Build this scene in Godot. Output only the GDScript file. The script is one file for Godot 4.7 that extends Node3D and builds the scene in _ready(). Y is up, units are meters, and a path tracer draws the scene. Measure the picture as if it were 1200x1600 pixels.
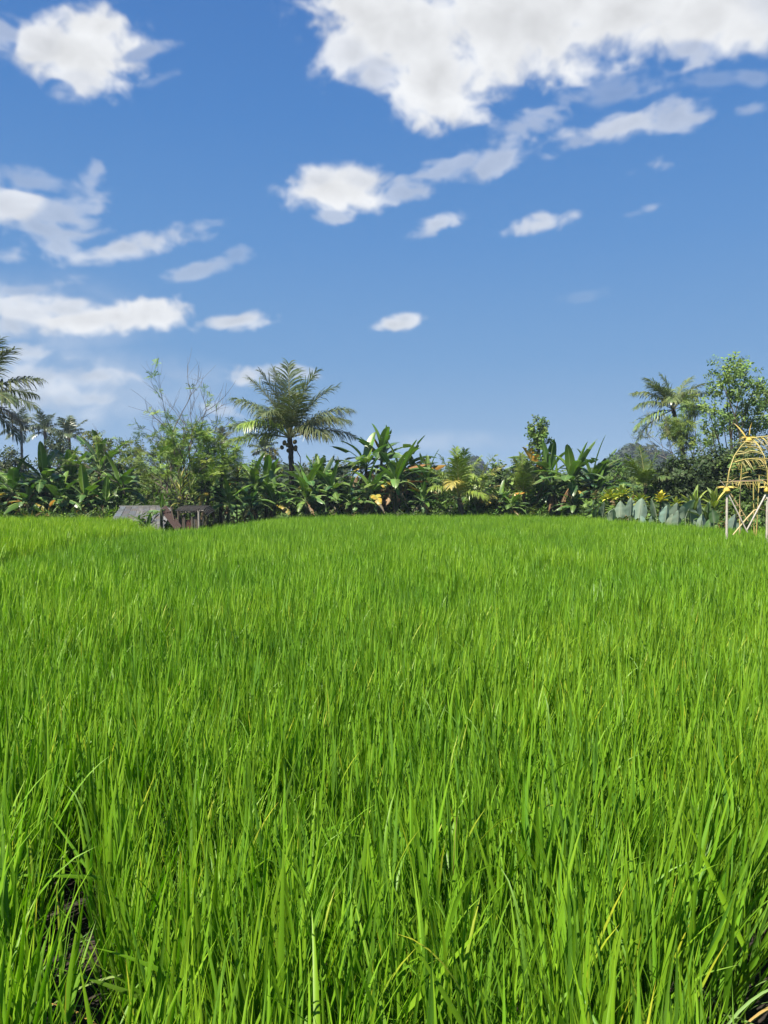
extends Node3D

const F := 1202.0                       # focal length of the photograph in its own pixels (1200 x 1600)
const EYE := Vector3(0, 1.65, 0)
const EXPOSURE := 2.75
var cam_basis := Basis(Vector3.RIGHT, -deg_to_rad(1.05))
var rng := RandomNumberGenerator.new()
var wobble := FastNoiseLite.new()
var taken := {}
var M := {}


# ------------------------------------------------------------------ mesh building
class MB:
	var v := PackedVector3Array()
	var c := PackedColorArray()
	var t := PackedInt32Array()

	func p(pos: Vector3, col: Color) -> int:
		v.append(pos)
		c.append(col)
		return v.size() - 1

	func tri(a: int, b: int, d: int) -> void:
		t.append(a)
		t.append(b)
		t.append(d)

	func quad(a: int, b: int, d: int, e: int) -> void:
		tri(a, b, d)
		tri(a, d, e)

	func tube(pts: PackedVector3Array, rad: PackedFloat32Array, sides: int, c0: Color, c1: Color, caps := true) -> void:
		var n := pts.size()
		var first := v.size()
		var tan := Vector3.UP
		var u := Vector3.ZERO
		for i in n:
			tan = (pts[mini(i + 1, n - 1)] - pts[maxi(i - 1, 0)]).normalized()
			if i == 0:
				u = tan.cross(Vector3(0.3, 0.2, 0.93) if absf(tan.z) < 0.8 else Vector3.UP).normalized()
			else:
				u = (u - tan * u.dot(tan)).normalized()
			var w := tan.cross(u)
			var col := c0.lerp(c1, float(i) / maxf(1.0, n - 1.0))
			for k in sides:
				var a := TAU * k / sides
				p(pts[i] + (u * cos(a) + w * sin(a)) * rad[i], col)
		for i in n - 1:
			for k in sides:
				var a := first + i * sides + k
				var b := first + i * sides + (k + 1) % sides
				tri(a, a + sides, b)
				tri(b, a + sides, b + sides)
		if caps:
			for e in 2:
				var base := first + (0 if e == 0 else (n - 1) * sides)
				var m := p(pts[0 if e == 0 else n - 1], c0 if e == 0 else c1)
				for k in sides:
					if e == 0:
						tri(m, base + k, base + (k + 1) % sides)
					else:
						tri(m, base + (k + 1) % sides, base + k)

	func box(at: Transform3D, size: Vector3, col: Color) -> void:
		var h := size / 2.0
		for axis in 3:
			for s in [-1.0, 1.0]:
				var nrm := Vector3.ZERO
				nrm[axis] = s
				var a := Vector3.ZERO
				a[(axis + 1) % 3] = 1.0
				var b := nrm.cross(a)
				var q := []
				for k in [[-1, -1], [-1, 1], [1, 1], [1, -1]]:
					q.append(p(at * ((nrm + a * k[0] + b * k[1]) * h), col))
				tri(q[0], q[1], q[2])
				tri(q[0], q[2], q[3])

	func mesh() -> ArrayMesh:
		var n := PackedVector3Array()
		n.resize(v.size())
		for k in range(0, t.size(), 3):
			var a := t[k]
			var b := t[k + 1]
			var d := t[k + 2]
			var x := (v[d] - v[a]).cross(v[b] - v[a])
			n[a] += x
			n[b] += x
			n[d] += x
		for k in n.size():
			n[k] = n[k].normalized() if n[k].length_squared() > 1e-16 else Vector3.UP
		var arr := []
		arr.resize(Mesh.ARRAY_MAX)
		arr[Mesh.ARRAY_VERTEX] = v
		arr[Mesh.ARRAY_NORMAL] = n
		arr[Mesh.ARRAY_COLOR] = c
		arr[Mesh.ARRAY_INDEX] = t
		var m := ArrayMesh.new()
		m.add_surface_from_arrays(Mesh.PRIMITIVE_TRIANGLES, arr)
		return m


# ------------------------------------------------------------------ naming and placing
func numbered(called: String) -> String:
	var n: int = taken.get(called, -1) + 1
	taken[called] = n
	return called if n == 0 else "%s_%03d" % [called, n]


func thing(called: String, label: String, category: String, at: Vector3, group := "", kind := "") -> Node3D:
	var o := Node3D.new()
	o.name = numbered(called)
	add_child(o, true)
	o.position = at
	tag(o, label, category, group, kind)
	return o


func tag(o: Node, label: String, category: String, group := "", kind := "") -> void:
	o.set_meta("label", label)
	o.set_meta("category", category)
	if group:
		o.set_meta("group", group)
	if kind:
		o.set_meta("kind", kind)


func part(called: String, mesh: Mesh, mat: Material, parent: Node, at := Transform3D(), kind := "") -> MeshInstance3D:
	var o := MeshInstance3D.new()
	o.name = called
	o.mesh = mesh
	o.material_override = mat
	o.transform = at
	if kind:
		o.set_meta("kind", kind)
	parent.add_child(o, true)
	return o


func scatter(called: String, mesh: Mesh, mat: Material, xf: Array, cols: PackedColorArray, parent: Node) -> void:
	var mm := MultiMesh.new()
	mm.transform_format = MultiMesh.TRANSFORM_3D
	mm.use_colors = true
	mm.mesh = mesh
	mm.instance_count = xf.size()
	for i in xf.size():
		mm.set_instance_transform(i, xf[i])
		mm.set_instance_color(i, cols[i])
	var o := MultiMeshInstance3D.new()
	o.name = called
	o.multimesh = mm
	o.material_override = mat
	o.set_meta("kind", "stuff")
	parent.add_child(o, true)


func px(x: float, y: float, d: float) -> Vector3:
	# the point at depth d that the photograph shows at (x, y)
	var w := cam_basis * Vector3((x - 600.0) / F, (800.0 - y) / F, -1.0)
	return EYE + w * (d / -w.z)


func rr(a: float, b: float) -> float:
	return rng.randf_range(a, b)


func vary(c: Color, amount: float) -> Color:
	var k := 1.0 + rng.randfn() * amount
	var h := rng.randfn() * amount * 0.5
	return Color(maxf(0.003, c.r * k * (1.0 + h)), maxf(0.003, c.g * k), maxf(0.003, c.b * k * (1.0 - h)))


const EDGE := [-60.0, 34.0, -17.0, 34.0, -10.6, 33.0, -9.3, 28.6, -6.2, 28.2, -6.4, 33.0, -4.0, 39.0, 0.0, 41.0, 9.5, 38.5, 10.5, 31.0, 11.0, 25.5, 12.0, 22.8, 60.0, 21.0]


func edge(x: float) -> float:
	for k in range(0, EDGE.size() - 2, 2):
		if x < EDGE[k + 2]:
			return lerpf(EDGE[k + 1], EDGE[k + 3], clampf((x - EDGE[k]) / maxf(0.01, EDGE[k + 2] - EDGE[k]), 0, 1))
	return 21.0


func ground_y(x: float, z: float) -> float:
	var out := -z - edge(x)
	var drop := 0.15 + 0.85 * exp(-pow((x + 8.0) / 4.0, 2.0))
	var y := 0.03 * wobble.get_noise_2d(x * 0.4, z * 0.4)
	if x < -6.6 - 0.09 * (-z - 14.0) and z < -8.0:
		y += 0.13
	y += 0.05 * exp(-pow((x - 2.0) / 7.0, 2.0)) * smoothstep(26.0, 40.0, -z) - 0.24 * exp(-pow((x + 7.9) / 2.2, 2.0)) * smoothstep(20.0, 27.0, -z)
	if out > 0.0:
		y = lerpf(y, -drop, smoothstep(0.0, 2.0, out))
	if -z > 60.0:
		y += 2.0 * smoothstep(60.0, 260.0, -z) + 1.2 * wobble.get_noise_2d(x * 0.06, z * 0.06) * smoothstep(60.0, 120.0, -z)
	return y


# ------------------------------------------------------------------ materials
func leaf_mat(rough: float, through: Color, spec := 0.5) -> StandardMaterial3D:
	var m := StandardMaterial3D.new()
	m.vertex_color_use_as_albedo = true
	m.roughness = rough
	m.metallic_specular = spec
	m.cull_mode = BaseMaterial3D.CULL_DISABLED
	m.backlight_enabled = true
	m.backlight = through.linear_to_srgb()
	return m


func solid_mat(rough: float, texture_scale := 0.0, freq := 0.05, low := 0.6, relief := 0.0) -> StandardMaterial3D:
	var m := StandardMaterial3D.new()
	m.vertex_color_use_as_albedo = true
	m.roughness = rough
	if texture_scale > 0.0:
		var n := FastNoiseLite.new()
		n.seed = int(freq * 1000.0)
		n.frequency = freq
		n.fractal_octaves = 5
		var tx := NoiseTexture2D.new()
		tx.width = 512
		tx.height = 512
		tx.seamless = true
		tx.noise = n
		var g := Gradient.new()
		g.colors = PackedColorArray([Color(low, low, low), Color(1, 1, 1)])
		tx.color_ramp = g
		m.albedo_texture = tx
		m.uv1_triplanar = true
		m.uv1_world_triplanar = true
		m.uv1_scale = Vector3.ONE * texture_scale
		if relief > 0.0:
			m.heightmap_enabled = true
			m.heightmap_texture = tx
			m.heightmap_scale = relief
	return m


# ------------------------------------------------------------------ the sky
func sky_color(el: float) -> Color:
	var stops := [[-90.0, 150, 178, 210], [0.0, 160, 189, 219], [4.0, 145, 179, 215], [10.0, 121, 164, 211], [18.0, 100, 149, 207], [26.0, 83, 135, 200], [34.0, 73, 123, 191], [60.0, 60, 106, 172], [90.0, 52, 94, 160]]
	for k in stops.size() - 1:
		if el <= stops[k + 1][0]:
			var a := Color8(stops[k][1], stops[k][2], stops[k][3]).srgb_to_linear()
			var b := Color8(stops[k + 1][1], stops[k + 1][2], stops[k + 1][3]).srgb_to_linear()
			return a.lerp(b, clampf((el - stops[k][0]) / (stops[k + 1][0] - stops[k][0]), 0, 1)) * (1.0 / EXPOSURE)
	return Color.BLACK


func build_sky() -> ImageTexture:
	var fbm := FastNoiseLite.new()
	fbm.seed = 11
	fbm.noise_type = FastNoiseLite.TYPE_SIMPLEX_SMOOTH
	fbm.frequency = 15.0
	fbm.fractal_octaves = 6
	fbm.fractal_gain = 0.46
	var warp := FastNoiseLite.new()
	warp.seed = 5
	warp.frequency = 9.0
	warp.fractal_octaves = 3
	# everything out of view: the same air, with scattered clouds like those in view
	var W := 4096
	var H := 2048
	var sw := 512
	var sh := 256
	var low := PackedFloat32Array()
	low.resize(sw * sh * 4)
	for r in sh:
		var el := PI / 2 - (r + 0.5) / sh * PI
		var base := sky_color(rad_to_deg(el))
		for q in sw:
			var az := (q + 0.5) / sw * TAU
			var c := base
			if el > 0.0:
				var dir := Vector3(sin(az) * cos(el), sin(el), -cos(az) * cos(el))
				var flat := dir / maxf(0.12, dir.y)
				var n := fbm.get_noise_3d(flat.x * 0.05, 3.0, flat.z * 0.05) + 0.5 * fbm.get_noise_3d(dir.x * 0.5, dir.y * 0.5, dir.z * 0.5)
				var a := smoothstep(0.28, 0.62, n) * smoothstep(0.0, 0.12, dir.y) * 0.9
				var inview := (1.0 - smoothstep(0.75, 0.95, absf(atan2(dir.x, -dir.z)))) * (1.0 - smoothstep(0.62, 0.8, el))
				c = c.lerp(Color(0.80, 0.84, 0.90) * (1.0 / EXPOSURE), a * (1.0 - inview))
			var at := (r * sw + q) * 4
			low[at] = c.r
			low[at + 1] = c.g
			low[at + 2] = c.b
			low[at + 3] = 1.0
	var im := Image.create_from_data(sw, sh, false, Image.FORMAT_RGBAF, low.to_byte_array())
	im.resize(W, H, Image.INTERPOLATE_BILINEAR)
	var pix := im.get_data().to_float32_array()
	# the clouds in view: [x, y, half width, half height, tilt in degrees, strength], by the direction in which the photograph shows them
	var puffs := []
	puffs += [[135, 92, 100, 62, 0, 1.0], [150, 48, 62, 38, 0, 1.0], [75, 78, 52, 45, 0, .95], [125, 128, 55, 34, 0, .9], [225, 92, 45, 14, 15, .5], [8, 66, 32, 28, 0, .55], [105, 140, 30, 18, 0, .5], [250, 132, 30, 8, 20, .2]]
	puffs += [[640, 55, 150, 92, 0, 1.0], [685, 130, 88, 80, 0, 1.0], [810, 45, 200, 100, 0, 1.0], [950, 20, 200, 82, 0, 1.0], [1100, 35, 150, 66, 0, 1.0], [1210, 15, 120, 52, 0, .9], [575, 25, 72, 80, 0, 1.0], [548, 88, 48, 42, 0, .9], [900, -60, 370, 130, 0, 1.0], [590, 115, 50, 38, 0, .8], [1080, 85, 50, 28, 0, .7]]
	puffs += [[530, 300, 88, 36, 0, 1.0], [500, 285, 40, 22, 0, .9], [560, 288, 50, 26, 0, .9], [515, 342, 34, 13, 0, .65], [640, 296, 60, 20, 15, .6], [700, 268, 75, 20, 24, .55], [775, 248, 60, 26, 38, .62], [835, 190, 70, 20, 20, .5], [890, 160, 40, 14, 10, .35]]
	puffs += [[960, 205, 95, 20, 14, .75], [1050, 186, 55, 24, 12, .65], [895, 228, 45, 12, 20, .45], [965, 150, 70, 24, 20, .3], [1172, 128, 34, 16, 0, .3], [1172, 175, 26, 10, 15, .4], [1110, 130, 40, 20, 0, .2]]
	puffs += [[682, 354, 38, 14, 18, .72], [845, 354, 50, 15, 12, .78], [848, 345, 22, 13, 0, .75], [1025, 262, 34, 9, 15, .5], [1020, 327, 20, 7, 10, .45], [985, 338, 18, 6, 10, .2]]
	puffs += [[25, 325, 70, 36, -10, .85], [80, 350, 75, 40, 20, .6], [110, 375, 60, 26, 20, .6], [150, 275, 20, 18, 50, .45], [215, 385, 100, 18, 12, .75], [320, 420, 55, 12, 15, .5], [60, 452, 90, 12, 8, .35], [30, 285, 70, 20, -15, .4], [370, 400, 25, 10, 30, .3]]
	puffs += [[150, 500, 150, 24, 3, .95], [45, 485, 75, 34, 0, .8], [235, 490, 62, 26, 0, .95], [368, 504, 60, 14, 6, .8], [15, 510, 60, 20, 0, .6], [110, 485, 60, 24, 0, .8]]
	puffs += [[622, 507, 38, 12, 8, .85], [630, 500, 18, 10, 0, .8], [40, 550, 46, 13, 5, .65], [80, 590, 110, 22, 0, .5], [150, 588, 62, 14, 0, .6], [150, 625, 48, 14, 0, .5], [60, 625, 120, 26, 0, .45], [385, 586, 28, 16, 0, .75], [455, 580, 50, 14, 5, .6], [350, 640, 34, 18, 0, .55], [700, 690, 120, 16, 0, .16], [905, 465, 40, 8, 10, .12], [80, 610, 190, 70, 0, .28], [60, 500, 160, 60, 0, .25], [250, 600, 110, 40, 0, .18]]
	var field := {}
	for e in puffs:
		var big: float = maxf(e[2], e[3]) * 1.75
		var u0: float = (e[0] - big - 600.0) / F
		var u1: float = (e[0] + big - 600.0) / F
		var v0: float = (778.0 - e[1] - big) / F
		var v1: float = (778.0 - e[1] + big) / F
		var shrink := minf(cos(atan(u0)), cos(atan(u1)))
		var r0 := int((0.5 - atan(maxf(v0, v1)) / PI) * H) - 1
		var r1 := int((0.5 - atan(minf(v0, v0 * shrink)) / PI) * H) + 1
		var c0 := int(floor(atan(u0) / TAU * W)) - 1
		var c1 := int(ceil(atan(u1) / TAU * W)) + 1
		var ct := cos(deg_to_rad(e[4]))
		var st := sin(deg_to_rad(e[4]))
		for r in range(maxi(r0, 0), mini(r1, H / 2)):
			var te := tan(PI / 2 - (r + 0.5) / H * PI)
			for q in range(c0, c1 + 1):
				var az := (q + 0.5) / W * TAU
				var dx: float = 600.0 + F * tan(az) - e[0]
				var dy: float = e[1] - (778.0 - F * te / cos(az))
				var a: float = (dx * ct + dy * st) / e[2]
				var b: float = (dy * ct - dx * st) / e[3]
				var d := 1.0 - sqrt(a * a + b * b)
				if d > -0.72:
					var key := r * W + posmod(q, W)
					var now: Vector3 = field.get(key, Vector3(-1.0, 0.0, 0.0))
					if e[5] < 0.3 and e[2] > 90.0:
						field[key] = Vector3(now.x, now.y, maxf(now.z, e[5] * smoothstep(-0.5, 0.8, d)))
						continue
					# soft union of the puffs, and how dense each may get
					var k := clampf(0.5 + (d - now.x) / 0.5, 0.0, 1.0)
					field[key] = Vector3(lerpf(now.x, d, k) + 0.125 * k * (1.0 - k), lerpf(now.y, e[5], k), now.z)
	for key in field:
		var r: int = key / W
		var q: int = key % W
		var el := PI / 2 - (r + 0.5) / H * PI
		var az := (q + 0.5) / W * TAU
		var dir := Vector3(sin(az) * cos(el), sin(el), -cos(az) * cos(el))
		var bent := dir + Vector3(warp.get_noise_3d(dir.x, dir.y, dir.z), warp.get_noise_3d(dir.x + 7.0, dir.y, dir.z), warp.get_noise_3d(dir.x, dir.y + 7.0, dir.z)) * 0.016
		bent.y *= 1.35
		var d: Vector3 = field[key]
		var n := fbm.get_noise_3dv(bent)
		var fine := fbm.get_noise_3dv(bent * 2.6 + Vector3(4.0, 0.0, 0.0))
		var puffy := smoothstep(0.55, 0.95, d.y)
		var streak := fbm.get_noise_3d(bent.x * 0.8 + bent.y * 0.9, bent.y * 2.4, bent.z) * (1.0 - puffy)
		var thick := minf(d.x, 0.8) * lerpf(1.15, 1.3, puffy) + n * lerpf(0.8, 0.5, puffy) + fine * lerpf(0.6, 0.42, puffy) + streak * 1.1 + lerpf(0.0, 0.06, puffy)
		var a := smoothstep(lerpf(-0.4, -0.24, puffy), lerpf(0.95, 0.66, puffy), thick) * minf(1.0, d.y * lerpf(0.78, 1.0, puffy))
		a *= smoothstep(-0.72, -0.1, d.x)
		a = 1.0 - (1.0 - a) * (1.0 - clampf(d.z * (1.0 + n * 1.2), 0.0, 0.5))
		if a <= 0.002:
			continue
		var above := fbm.get_noise_3dv(bent + Vector3(-0.008, 0.028, 0.0))
		var light := clampf(0.90 + (n - above) * 0.13 + fine * 0.02 - minf(0.7, maxf(0.0, thick - 0.5)) * 0.18, 0.6, 0.95)
		var tone := Color(light * 0.965, light * 0.985, light * 1.015) * (1.0 / EXPOSURE)
		var at: int = key * 4
		pix[at] = lerpf(pix[at], tone.r, a)
		pix[at + 1] = lerpf(pix[at + 1], tone.g, a)
		pix[at + 2] = lerpf(pix[at + 2], tone.b, a)
	var out := Image.create_from_data(W, H, false, Image.FORMAT_RGBAF, pix.to_byte_array())
	return ImageTexture.create_from_image(out)


# ------------------------------------------------------------------ rice
func blade(mb: MB, at: Vector3, az: float, t0: float, t1: float, length: float, w: float, col: Color, tipcol: Color, segs: int, fold: float, bend: float, twist: float) -> void:
	var h := Vector3(cos(az), 0, sin(az))
	var pos := at
	var last := -1
	for s in segs + 1:
		var t := float(s) / segs
		var ang := lerpf(t0, t1, pow(t, bend))
		var dir := Vector3.UP * cos(ang) + h * sin(ang)
		var side := Vector3(-h.z, 0, h.x)
		side = side.rotated(dir, twist * t)
		var nrm := dir.cross(side)
		var ww := w * (0.6 + 0.4 * smoothstep(0.0, 0.25, t)) * (1.0 - pow(t, 1.9)) * 0.5
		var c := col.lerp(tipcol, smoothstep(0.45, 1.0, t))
		if s == segs:
			var e := mb.p(pos, c)
			if fold > 0.0:
				mb.tri(last, e, last + 1)
				mb.tri(last + 1, e, last + 2)
			else:
				mb.tri(last, e, last + 1)
		else:
			var a := mb.p(pos - side * ww, c)
			if fold > 0.0:
				mb.p(pos - nrm * ww * fold, c)
			mb.p(pos + side * ww, c)
			if s > 0:
				if fold > 0.0:
					mb.quad(last, a, a + 1, last + 1)
					mb.quad(last + 1, a + 1, a + 2, last + 2)
				else:
					mb.quad(last, a, a + 1, last + 1)
			last = a
		pos += dir * (length / segs)


const RICE := Color(0.126, 0.268, 0.014)


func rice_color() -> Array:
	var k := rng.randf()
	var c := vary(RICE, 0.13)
	var tip := c.lerp(Color(0.24, 0.40, 0.018), rr(0.1, 0.8))  # young tips are paler; lightened further to stand in for sunlit blade tops
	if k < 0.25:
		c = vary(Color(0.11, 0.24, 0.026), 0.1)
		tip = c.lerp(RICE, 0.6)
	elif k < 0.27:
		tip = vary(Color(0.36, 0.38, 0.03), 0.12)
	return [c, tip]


func rice_hill(near: bool) -> ArrayMesh:
	# one planted hill: a dozen tillers, each a stem with three or four tapering leaves
	var mb := MB.new()
	for i in 15:
		var a := rng.randf() * TAU
		var r := 0.07 * sqrt(rng.randf())
		var lean := absf(rng.randfn()) * 0.07 + 0.01
		var base := Vector3(cos(a) * r, 0, sin(a) * r)
		var up := (Vector3.UP + Vector3(cos(a), 0, sin(a)) * lean + Vector3(rng.randfn(), 0, rng.randfn()) * 0.03).normalized()
		var hc := rr(0.24, 0.43)
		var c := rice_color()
		blade(mb, base, rng.randf() * TAU, lean, lean, hc + 0.05, 0.007, Color(0.10, 0.19, 0.03), Color(0.12, 0.25, 0.03), 2, 0.0, 1.0, 0.0)
		var plane := rng.randf() * TAU
		var n := 4 if near or rng.randf() < 0.5 else 3
		for j in n:
			var f := [1.0, 0.86, 0.62, 0.35][j] as float
			if j > 0:
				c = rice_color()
			var t0 := lean + rr(0.02, 0.14) + 0.06 * j
			var t1 := t0 + absf(rng.randfn()) * (0.20 if near else 0.26) + 0.03
			if rng.randf() < 0.06:
				t1 += rr(0.5, 1.2)
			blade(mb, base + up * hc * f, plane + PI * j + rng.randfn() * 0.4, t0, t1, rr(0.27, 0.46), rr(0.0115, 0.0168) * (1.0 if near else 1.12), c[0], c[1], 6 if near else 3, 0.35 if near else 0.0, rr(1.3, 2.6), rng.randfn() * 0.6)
	return mb.mesh()


func rice_field(called: String, label: String, left: bool, tone: Color) -> void:
	var o := thing(called, label, "rice field", Vector3.ZERO, "", "stuff")
	var patch := FastNoiseLite.new()
	patch.seed = 3
	patch.frequency = 0.22
	patch.fractal_octaves = 3
	var near_xf := [[], [], [], [], []]
	var near_c := [PackedColorArray(), PackedColorArray(), PackedColorArray(), PackedColorArray(), PackedColorArray()]
	var far_xf := [[], [], [], []]
	var far_c := [PackedColorArray(), PackedColorArray(), PackedColorArray(), PackedColorArray()]
	var step := 0.167
	for iz in int(43.0 / step):
		for ix in int(56.0 / step):
			var x := -28.0 + (ix + rr(0.1, 0.9)) * step
			var z := 1.5 - (iz + rr(0.1, 0.9)) * step
			if absf(x) > 4.5 - z * 0.56 or -z > edge(x) - 0.1:
				continue
			if Vector2(x, z - 0.1).length() < 0.62:
				continue
			var bund := -6.6 - 0.09 * (-z - 14.0)
			var in_left := x < bund
			if z > -8.0:
				in_left = false
			elif absf(x - bund) < 0.25:
				continue
			if in_left != left:
				continue
			# the bare spots at both lower corners of the view
			var gap := minf(absf(x + 0.42 * -z) / 0.12, absf(x - 0.50 * -z) / 0.12)
			if gap < 1.0 and z < -1.0 and z > -2.8 and rng.randf() < 0.72:
				continue
			var pn := patch.get_noise_2d(x * 1.6, z)
			var pf := patch.get_noise_2d(x * 7.0 + 50.0, z * 5.0)
			if pf < -0.42 and rng.randf() < 0.6:
				continue
			var near := Vector2(x, z).length() < 7.5
			var s := rr(0.84, 1.10) * (1.0 + 0.12 * pn + 0.16 * pf)
			var lean := Vector3(0.015 + 0.05 * pn + rng.randfn() * 0.04, 1, rng.randfn() * 0.04).normalized()
			if x > 0.7 and z > -2.6:
				lean = Vector3(0.24 + rng.randfn() * 0.07, 1, 0.05).normalized()
			var b := Basis(Quaternion(Vector3.UP, lean)) * Basis(Vector3.UP, rng.randf() * TAU)
			var xf := Transform3D(b.scaled(Vector3(s, s, s)), Vector3(x, ground_y(x, z) - 0.02, z))
			var k := 1.0 + 0.20 * pn + rng.randfn() * 0.06
			var col := Color(tone.r * k * (1.0 + 0.16 * pn), tone.g * k, tone.b * k)
			if near:
				var w := rng.randi() % 5
				near_xf[w].append(xf)
				near_c[w].append(col)
			else:
				var w := rng.randi() % 4
				far_xf[w].append(xf)
				far_c[w].append(col)
	for k in 5:
		if near_xf[k].size():
			scatter("rice_plants", M.near_hill[k], M.rice, near_xf[k], near_c[k], o)
	for k in 4:
		if far_xf[k].size():
			scatter("rice_plants", M.far_hill[k], M.rice, far_xf[k], far_c[k], o)
	if left:
		return
	# the blades that show largest, one by one
	var shapes := []
	for i in 18:
		var mb := MB.new()
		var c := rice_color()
		var lean := rr(0.02, 0.2)
		var tip := lean + absf(rng.randfn()) * 0.3
		if i > 14:
			tip = rr(1.0, 2.0)
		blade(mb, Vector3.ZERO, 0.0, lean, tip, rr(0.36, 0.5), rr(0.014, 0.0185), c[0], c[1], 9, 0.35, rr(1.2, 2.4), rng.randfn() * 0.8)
		shapes.append(mb.mesh())
	for i in 290:
		var d := rr(1.15, 2.9)
		var x := rr(-0.56, 0.56) * d
		part("leaf_blade", shapes[rng.randi() % 18], M.rice, o, Transform3D(Basis(Vector3(rng.randfn() * 0.3, 1, rng.randfn() * 0.3).normalized(), rng.randf() * TAU), Vector3(x, rr(0.2, 0.42), -d)))
	# straw and pale bent leaves in the two bare spots, and one withered leaf among the green
	for i in 34:
		var mb := MB.new()
		var dry := rng.randf() < 0.35
		var c := vary(Color(0.42, 0.27, 0.09) if dry else Color(0.20, 0.33, 0.10), 0.15)
		var right := i % 2 == 1
		blade(mb, Vector3.ZERO, rr(-1.0, 4.0), rr(0.5, 1.0), rr(1.3, 2.3), rr(0.25, 0.5), rr(0.008, 0.013), c, c.lerp(Color(0.45, 0.25, 0.06), 0.3 if dry else 0.0), 9, 0.3, 1.1, rng.randfn() * 0.5)
		var at := Vector3(0.5, 0, -1) * rr(1.7, 2.3) if right else Vector3(-0.42, 0, -1) * rr(1.9, 2.7)
		at += Vector3(rr(-0.16, 0.16), rr(0.0, 0.22), 0)
		part("bent_leaf", mb.mesh(), M.rice, o, Transform3D(Basis(), at))
	var wm := MB.new()
	blade(wm, Vector3.ZERO, 0.4, 0.04, 0.12, 0.19, 0.014, Color(0.35, 0.22, 0.09), Color(0.5, 0.36, 0.16), 8, 0.3, 1.5, 0.5)
	part("withered_leaf", wm.mesh(), M.rice, o, Transform3D(Basis(), Vector3(0.2, 0.56, -2.2)))


# ------------------------------------------------------------------ banana plants
func prof(t: float) -> float:
	return pow(maxf(0.0, sin(PI * pow(t, 0.70))), 0.5)


func banana_leaf(length: float, width: float, a0: float, a1: float, fold: float, tear: float, col: Color, dry: float, parent: Node, at: Transform3D, called := "leaf") -> void:
	var n := 15
	var pet := 0.13
	var pts := PackedVector3Array()
	var dirs := PackedVector3Array()
	var pos := Vector3.ZERO
	for i in n + 1:
		var t := float(i) / n
		var a := deg_to_rad(lerpf(a0, a1, pow(t, 1.25)))
		var d := Vector3(0, sin(a), cos(a))
		pts.append(pos)
		dirs.append(d)
		pos += d * (length / n)
	var mb := MB.new()
	for s in [-1.0, 1.0]:
		var i := 2
		while i < n:
			var span := n
			if tear > 0.0 and rng.randf() < 0.92:
				span = 1 + rng.randi() % maxi(1, int(6.0 * (1.0 - tear)) + 1)
			var e := mini(n, i + span)
			var dphi := (rng.randfn() * 0.6 - 0.2) * tear
			if tear > 0.5 and rng.randf() < 0.18 and i > 4:
				i = e
				continue
			var lc := vary(col, 0.16)
			var tc := (i + e) * 0.5
			var row := -1
			for j in range(i, e + 1):
				var t := (float(j) / n - pet) / (1.0 - pet)
				var w := width * 0.5 * prof(clampf(t, 0.0, 1.0))
				var d := dirs[j]
				var up := Vector3(0, d.z, -d.y)
				var phi := fold + dphi
				var shift := d * ((tc - j) * length / n * 0.30 * tear + w * 0.22)
				var ph2 := phi - 0.30 - tear * 0.25
				var p1 := pts[j] + (Vector3(s, 0, 0) * cos(phi) + up * sin(phi)) * w * 0.5 + shift * 0.35
				var p2 := p1 + (Vector3(s, 0, 0) * cos(ph2) + up * sin(ph2)) * w * 0.5 + shift * 0.65
				var q := mb.p(pts[j], lc.lerp(Color(0.16, 0.26, 0.07), 0.35 * (1.0 - dry)))
				mb.p(p1, lc)
				mb.p(p2, lc.lerp(Color(0.22, 0.14, 0.05), dry * 0.5 + (0.35 if rng.randf() < 0.12 else 0.0)))
				if row >= 0:
					if s > 0.0:
						mb.quad(row, q, q + 1, row + 1)
						mb.quad(row + 1, q + 1, q + 2, row + 2)
					else:
						mb.quad(row, row + 1, q + 1, q)
						mb.quad(row + 1, row + 2, q + 2, q + 1)
				row = q
			i = e
	var o := part(called, mb.mesh(), M.dry_leaf if dry > 0.6 else M.banana, parent, at)
	var rb := MB.new()
	var rad := PackedFloat32Array()
	for i in n + 1:
		rad.append(length * 0.017 * (1.0 - 0.8 * float(i) / n))
	var rc := Color(0.23, 0.33, 0.11).lerp(Color(0.22, 0.13, 0.06), dry)
	rb.tube(pts, rad, 4, rc, rc, false)
	part("midrib", rb.mesh(), M.dry_leaf if dry > 0.6 else M.banana, o)


const BANANA_TONES := [Color(0.054, 0.113, 0.036), Color(0.071, 0.138, 0.034), Color(0.098, 0.173, 0.039), Color(0.042, 0.090, 0.034)]


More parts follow.
